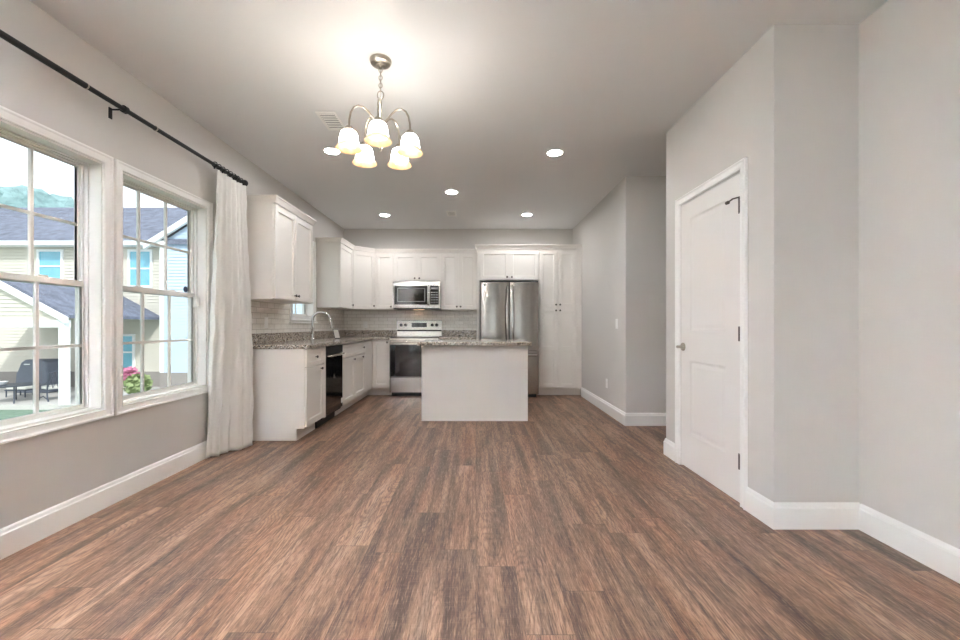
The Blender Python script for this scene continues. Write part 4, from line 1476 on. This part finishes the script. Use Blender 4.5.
def patio_chair(x, y, rz, label):
    ch_ = thing('patio_chair', label, 'chair', (x, y, ZP), 'patio chairs')
    R = Matrix.Rotation(rz, 4, 'Z')
    L = lambda a, b, c: V((x, y, ZP)) + R @ V((a, b, c))
    for s in (-1, 1):
        m1 = MB()
        m1.tube([L(s * .27, -.30, 0), L(s * .27, -.28, .10), L(s * .27, -.27, .35), L(s * .27, -.22, .52), L(s * .27, .10, .55), L(s * .27, .26, .60)], .02, 8)
        m1.build('arm', M['patio_metal'], ch_, True)
        m1 = MB()
        m1.tube([L(s * .26, .34, 0), L(s * .26, .26, .12), L(s * .26, .24, .36), L(s * .26, .30, .62), L(s * .26, .40, .92)], .02, 8)
        m1.build('back_post', M['patio_metal'], ch_, True)
        m1 = MB()
        m1.tube([L(s * .27, -.29, .05), L(s * .27, 0, .16), L(s * .26, .31, .05)], .016, 8)
        m1.build('leg_brace', M['patio_metal'], ch_, True)
    m1 = MB()
    m1.tube([L(-.26, .40, .92), L(0, .42, .96), L(.26, .40, .92)], .02, 8)
    m1.build('top_rail', M['patio_metal'], ch_, True)
    for k_ in range(4):
        u = -.26 + .13 * k_
        for s in (0, 1):
            m1 = MB()
            a_, b_ = (u, u + .13) if s else (u + .13, u)
            m1.tube([L(a_, .26, .42), L((a_ + b_) / 2, .33, .67), L(b_, .41, .93)], .009, 6)
            m1.build('back_lattice', M['patio_metal'], ch_, True)
    MB().box(-.25, .25, -.27, .23, .34, .37, L).build('seat_pan', M['patio_metal'], ch_)
    MB().box(-.24, .24, -.26, .22, .371, .47, L).build('seat_cushion', M['cushion'], ch_, bevel=.03, seg=2)
    return ch_


patio_chair(-13.85, 13.6, math.radians(-115), 'dark metal patio chair with pale cushion beside the porch post')
ot = thing('patio_ottoman', 'low pale cushioned ottoman behind the patio table', 'ottoman', (-15.6, 14.25, ZP))
MB().box(-15.95, -15.25, 14.0, 14.5, ZP + .22, ZP + .26).build('frame', M['patio_metal'], ot)
MB().box(-15.93, -15.27, 14.02, 14.48, ZP + .2605, ZP + .40).build('cushion', M['cushion'], ot, bevel=.03, seg=2)
for a_, b_ in ((-15.92, 14.03), (-15.28, 14.03), (-15.92, 14.47), (-15.28, 14.47)):
    MB().cyl((a_, b_, ZP), (a_, b_, ZP + .22), .018, 8).build('leg', M['patio_metal'], ot)
tb = thing('patio_table', 'low dark metal patio table in front of the covered grill', 'table', (-14.75, 13.25, ZP))
MB().lathe((-14.75, 13.25, ZP), [(.55, .52), (.56, .535), (.56, .55), (.001, .551)], 28).build('table_top', M['patio_metal'], tb)
for q in range(4):
    a = math.radians(45 + 90 * q)
    m_ = MB()
    m_.tube([(-14.75 + .42 * math.cos(a), 13.25 + .42 * math.sin(a), ZP + .52), (-14.75 + .38 * math.cos(a), 13.25 + .38 * math.sin(a), ZP + .2), (-14.75 + .48 * math.cos(a), 13.25 + .48 * math.sin(a), ZP)], .018, 8)
    m_.build('leg', M['patio_metal'], tb, True)
MB().lathe((-15.12, 13.2, ZP + .551), [(.07, 0), (.09, .01), (.15, .10), (.145, .10), (.08, .02), (.001, .015)], 20).build('bowl', M['ext_white'])
o = bpy.data.objects['bowl']
tag(o, 'white bowl standing on the patio table', 'bowl')

# flowers in a pot
fp = thing('flower_pot', 'potted pink and yellow-green flowers outside the farther window', 'potted plant', (-9.9, 12.0, ZG))
MB().lathe((-9.9, 12.0, ZG), [(.16, 0), (.2, .05), (.27, .5), (.29, .52), (.29, .56), (.25, .56), (.24, .50), (.001, .5)], 20).build('pot', M['pot'], fp, True)


def cluster(name, c, r, n_, size, m, parent, seed):
    rnd = random.Random(seed)
    mb = MB()
    for _ in range(n_):
        d = V((rnd.gauss(0, 1), rnd.gauss(0, 1), rnd.gauss(0, .9))).normalized() * r * rnd.uniform(.5, 1)
        p = V(c) + d
        a = V((rnd.uniform(-1, 1), rnd.uniform(-1, 1), rnd.uniform(-.3, 1))).normalized() * size
        b = a.orthogonal().normalized() * size * .45
        mb.face([p - a * .5, p + b, p + a * .7, p - b])
    return mb.build(name, m, parent)


cluster('leaves', (-9.8, 12.0, -.62), .32, 420, .12, M['leaf'], fp, 1)
cluster('pink_flowers', (-10.05, 12.0, -.32), .22, 260, .09, M['petal'], fp, 2)
m_ = MB()
m_.tube([(-9.9, 12, -1.0), (-9.93, 12, -.6), (-10.0, 12, -.3)], .02, 6)
m_.build('stem', M['leaf'], fp)
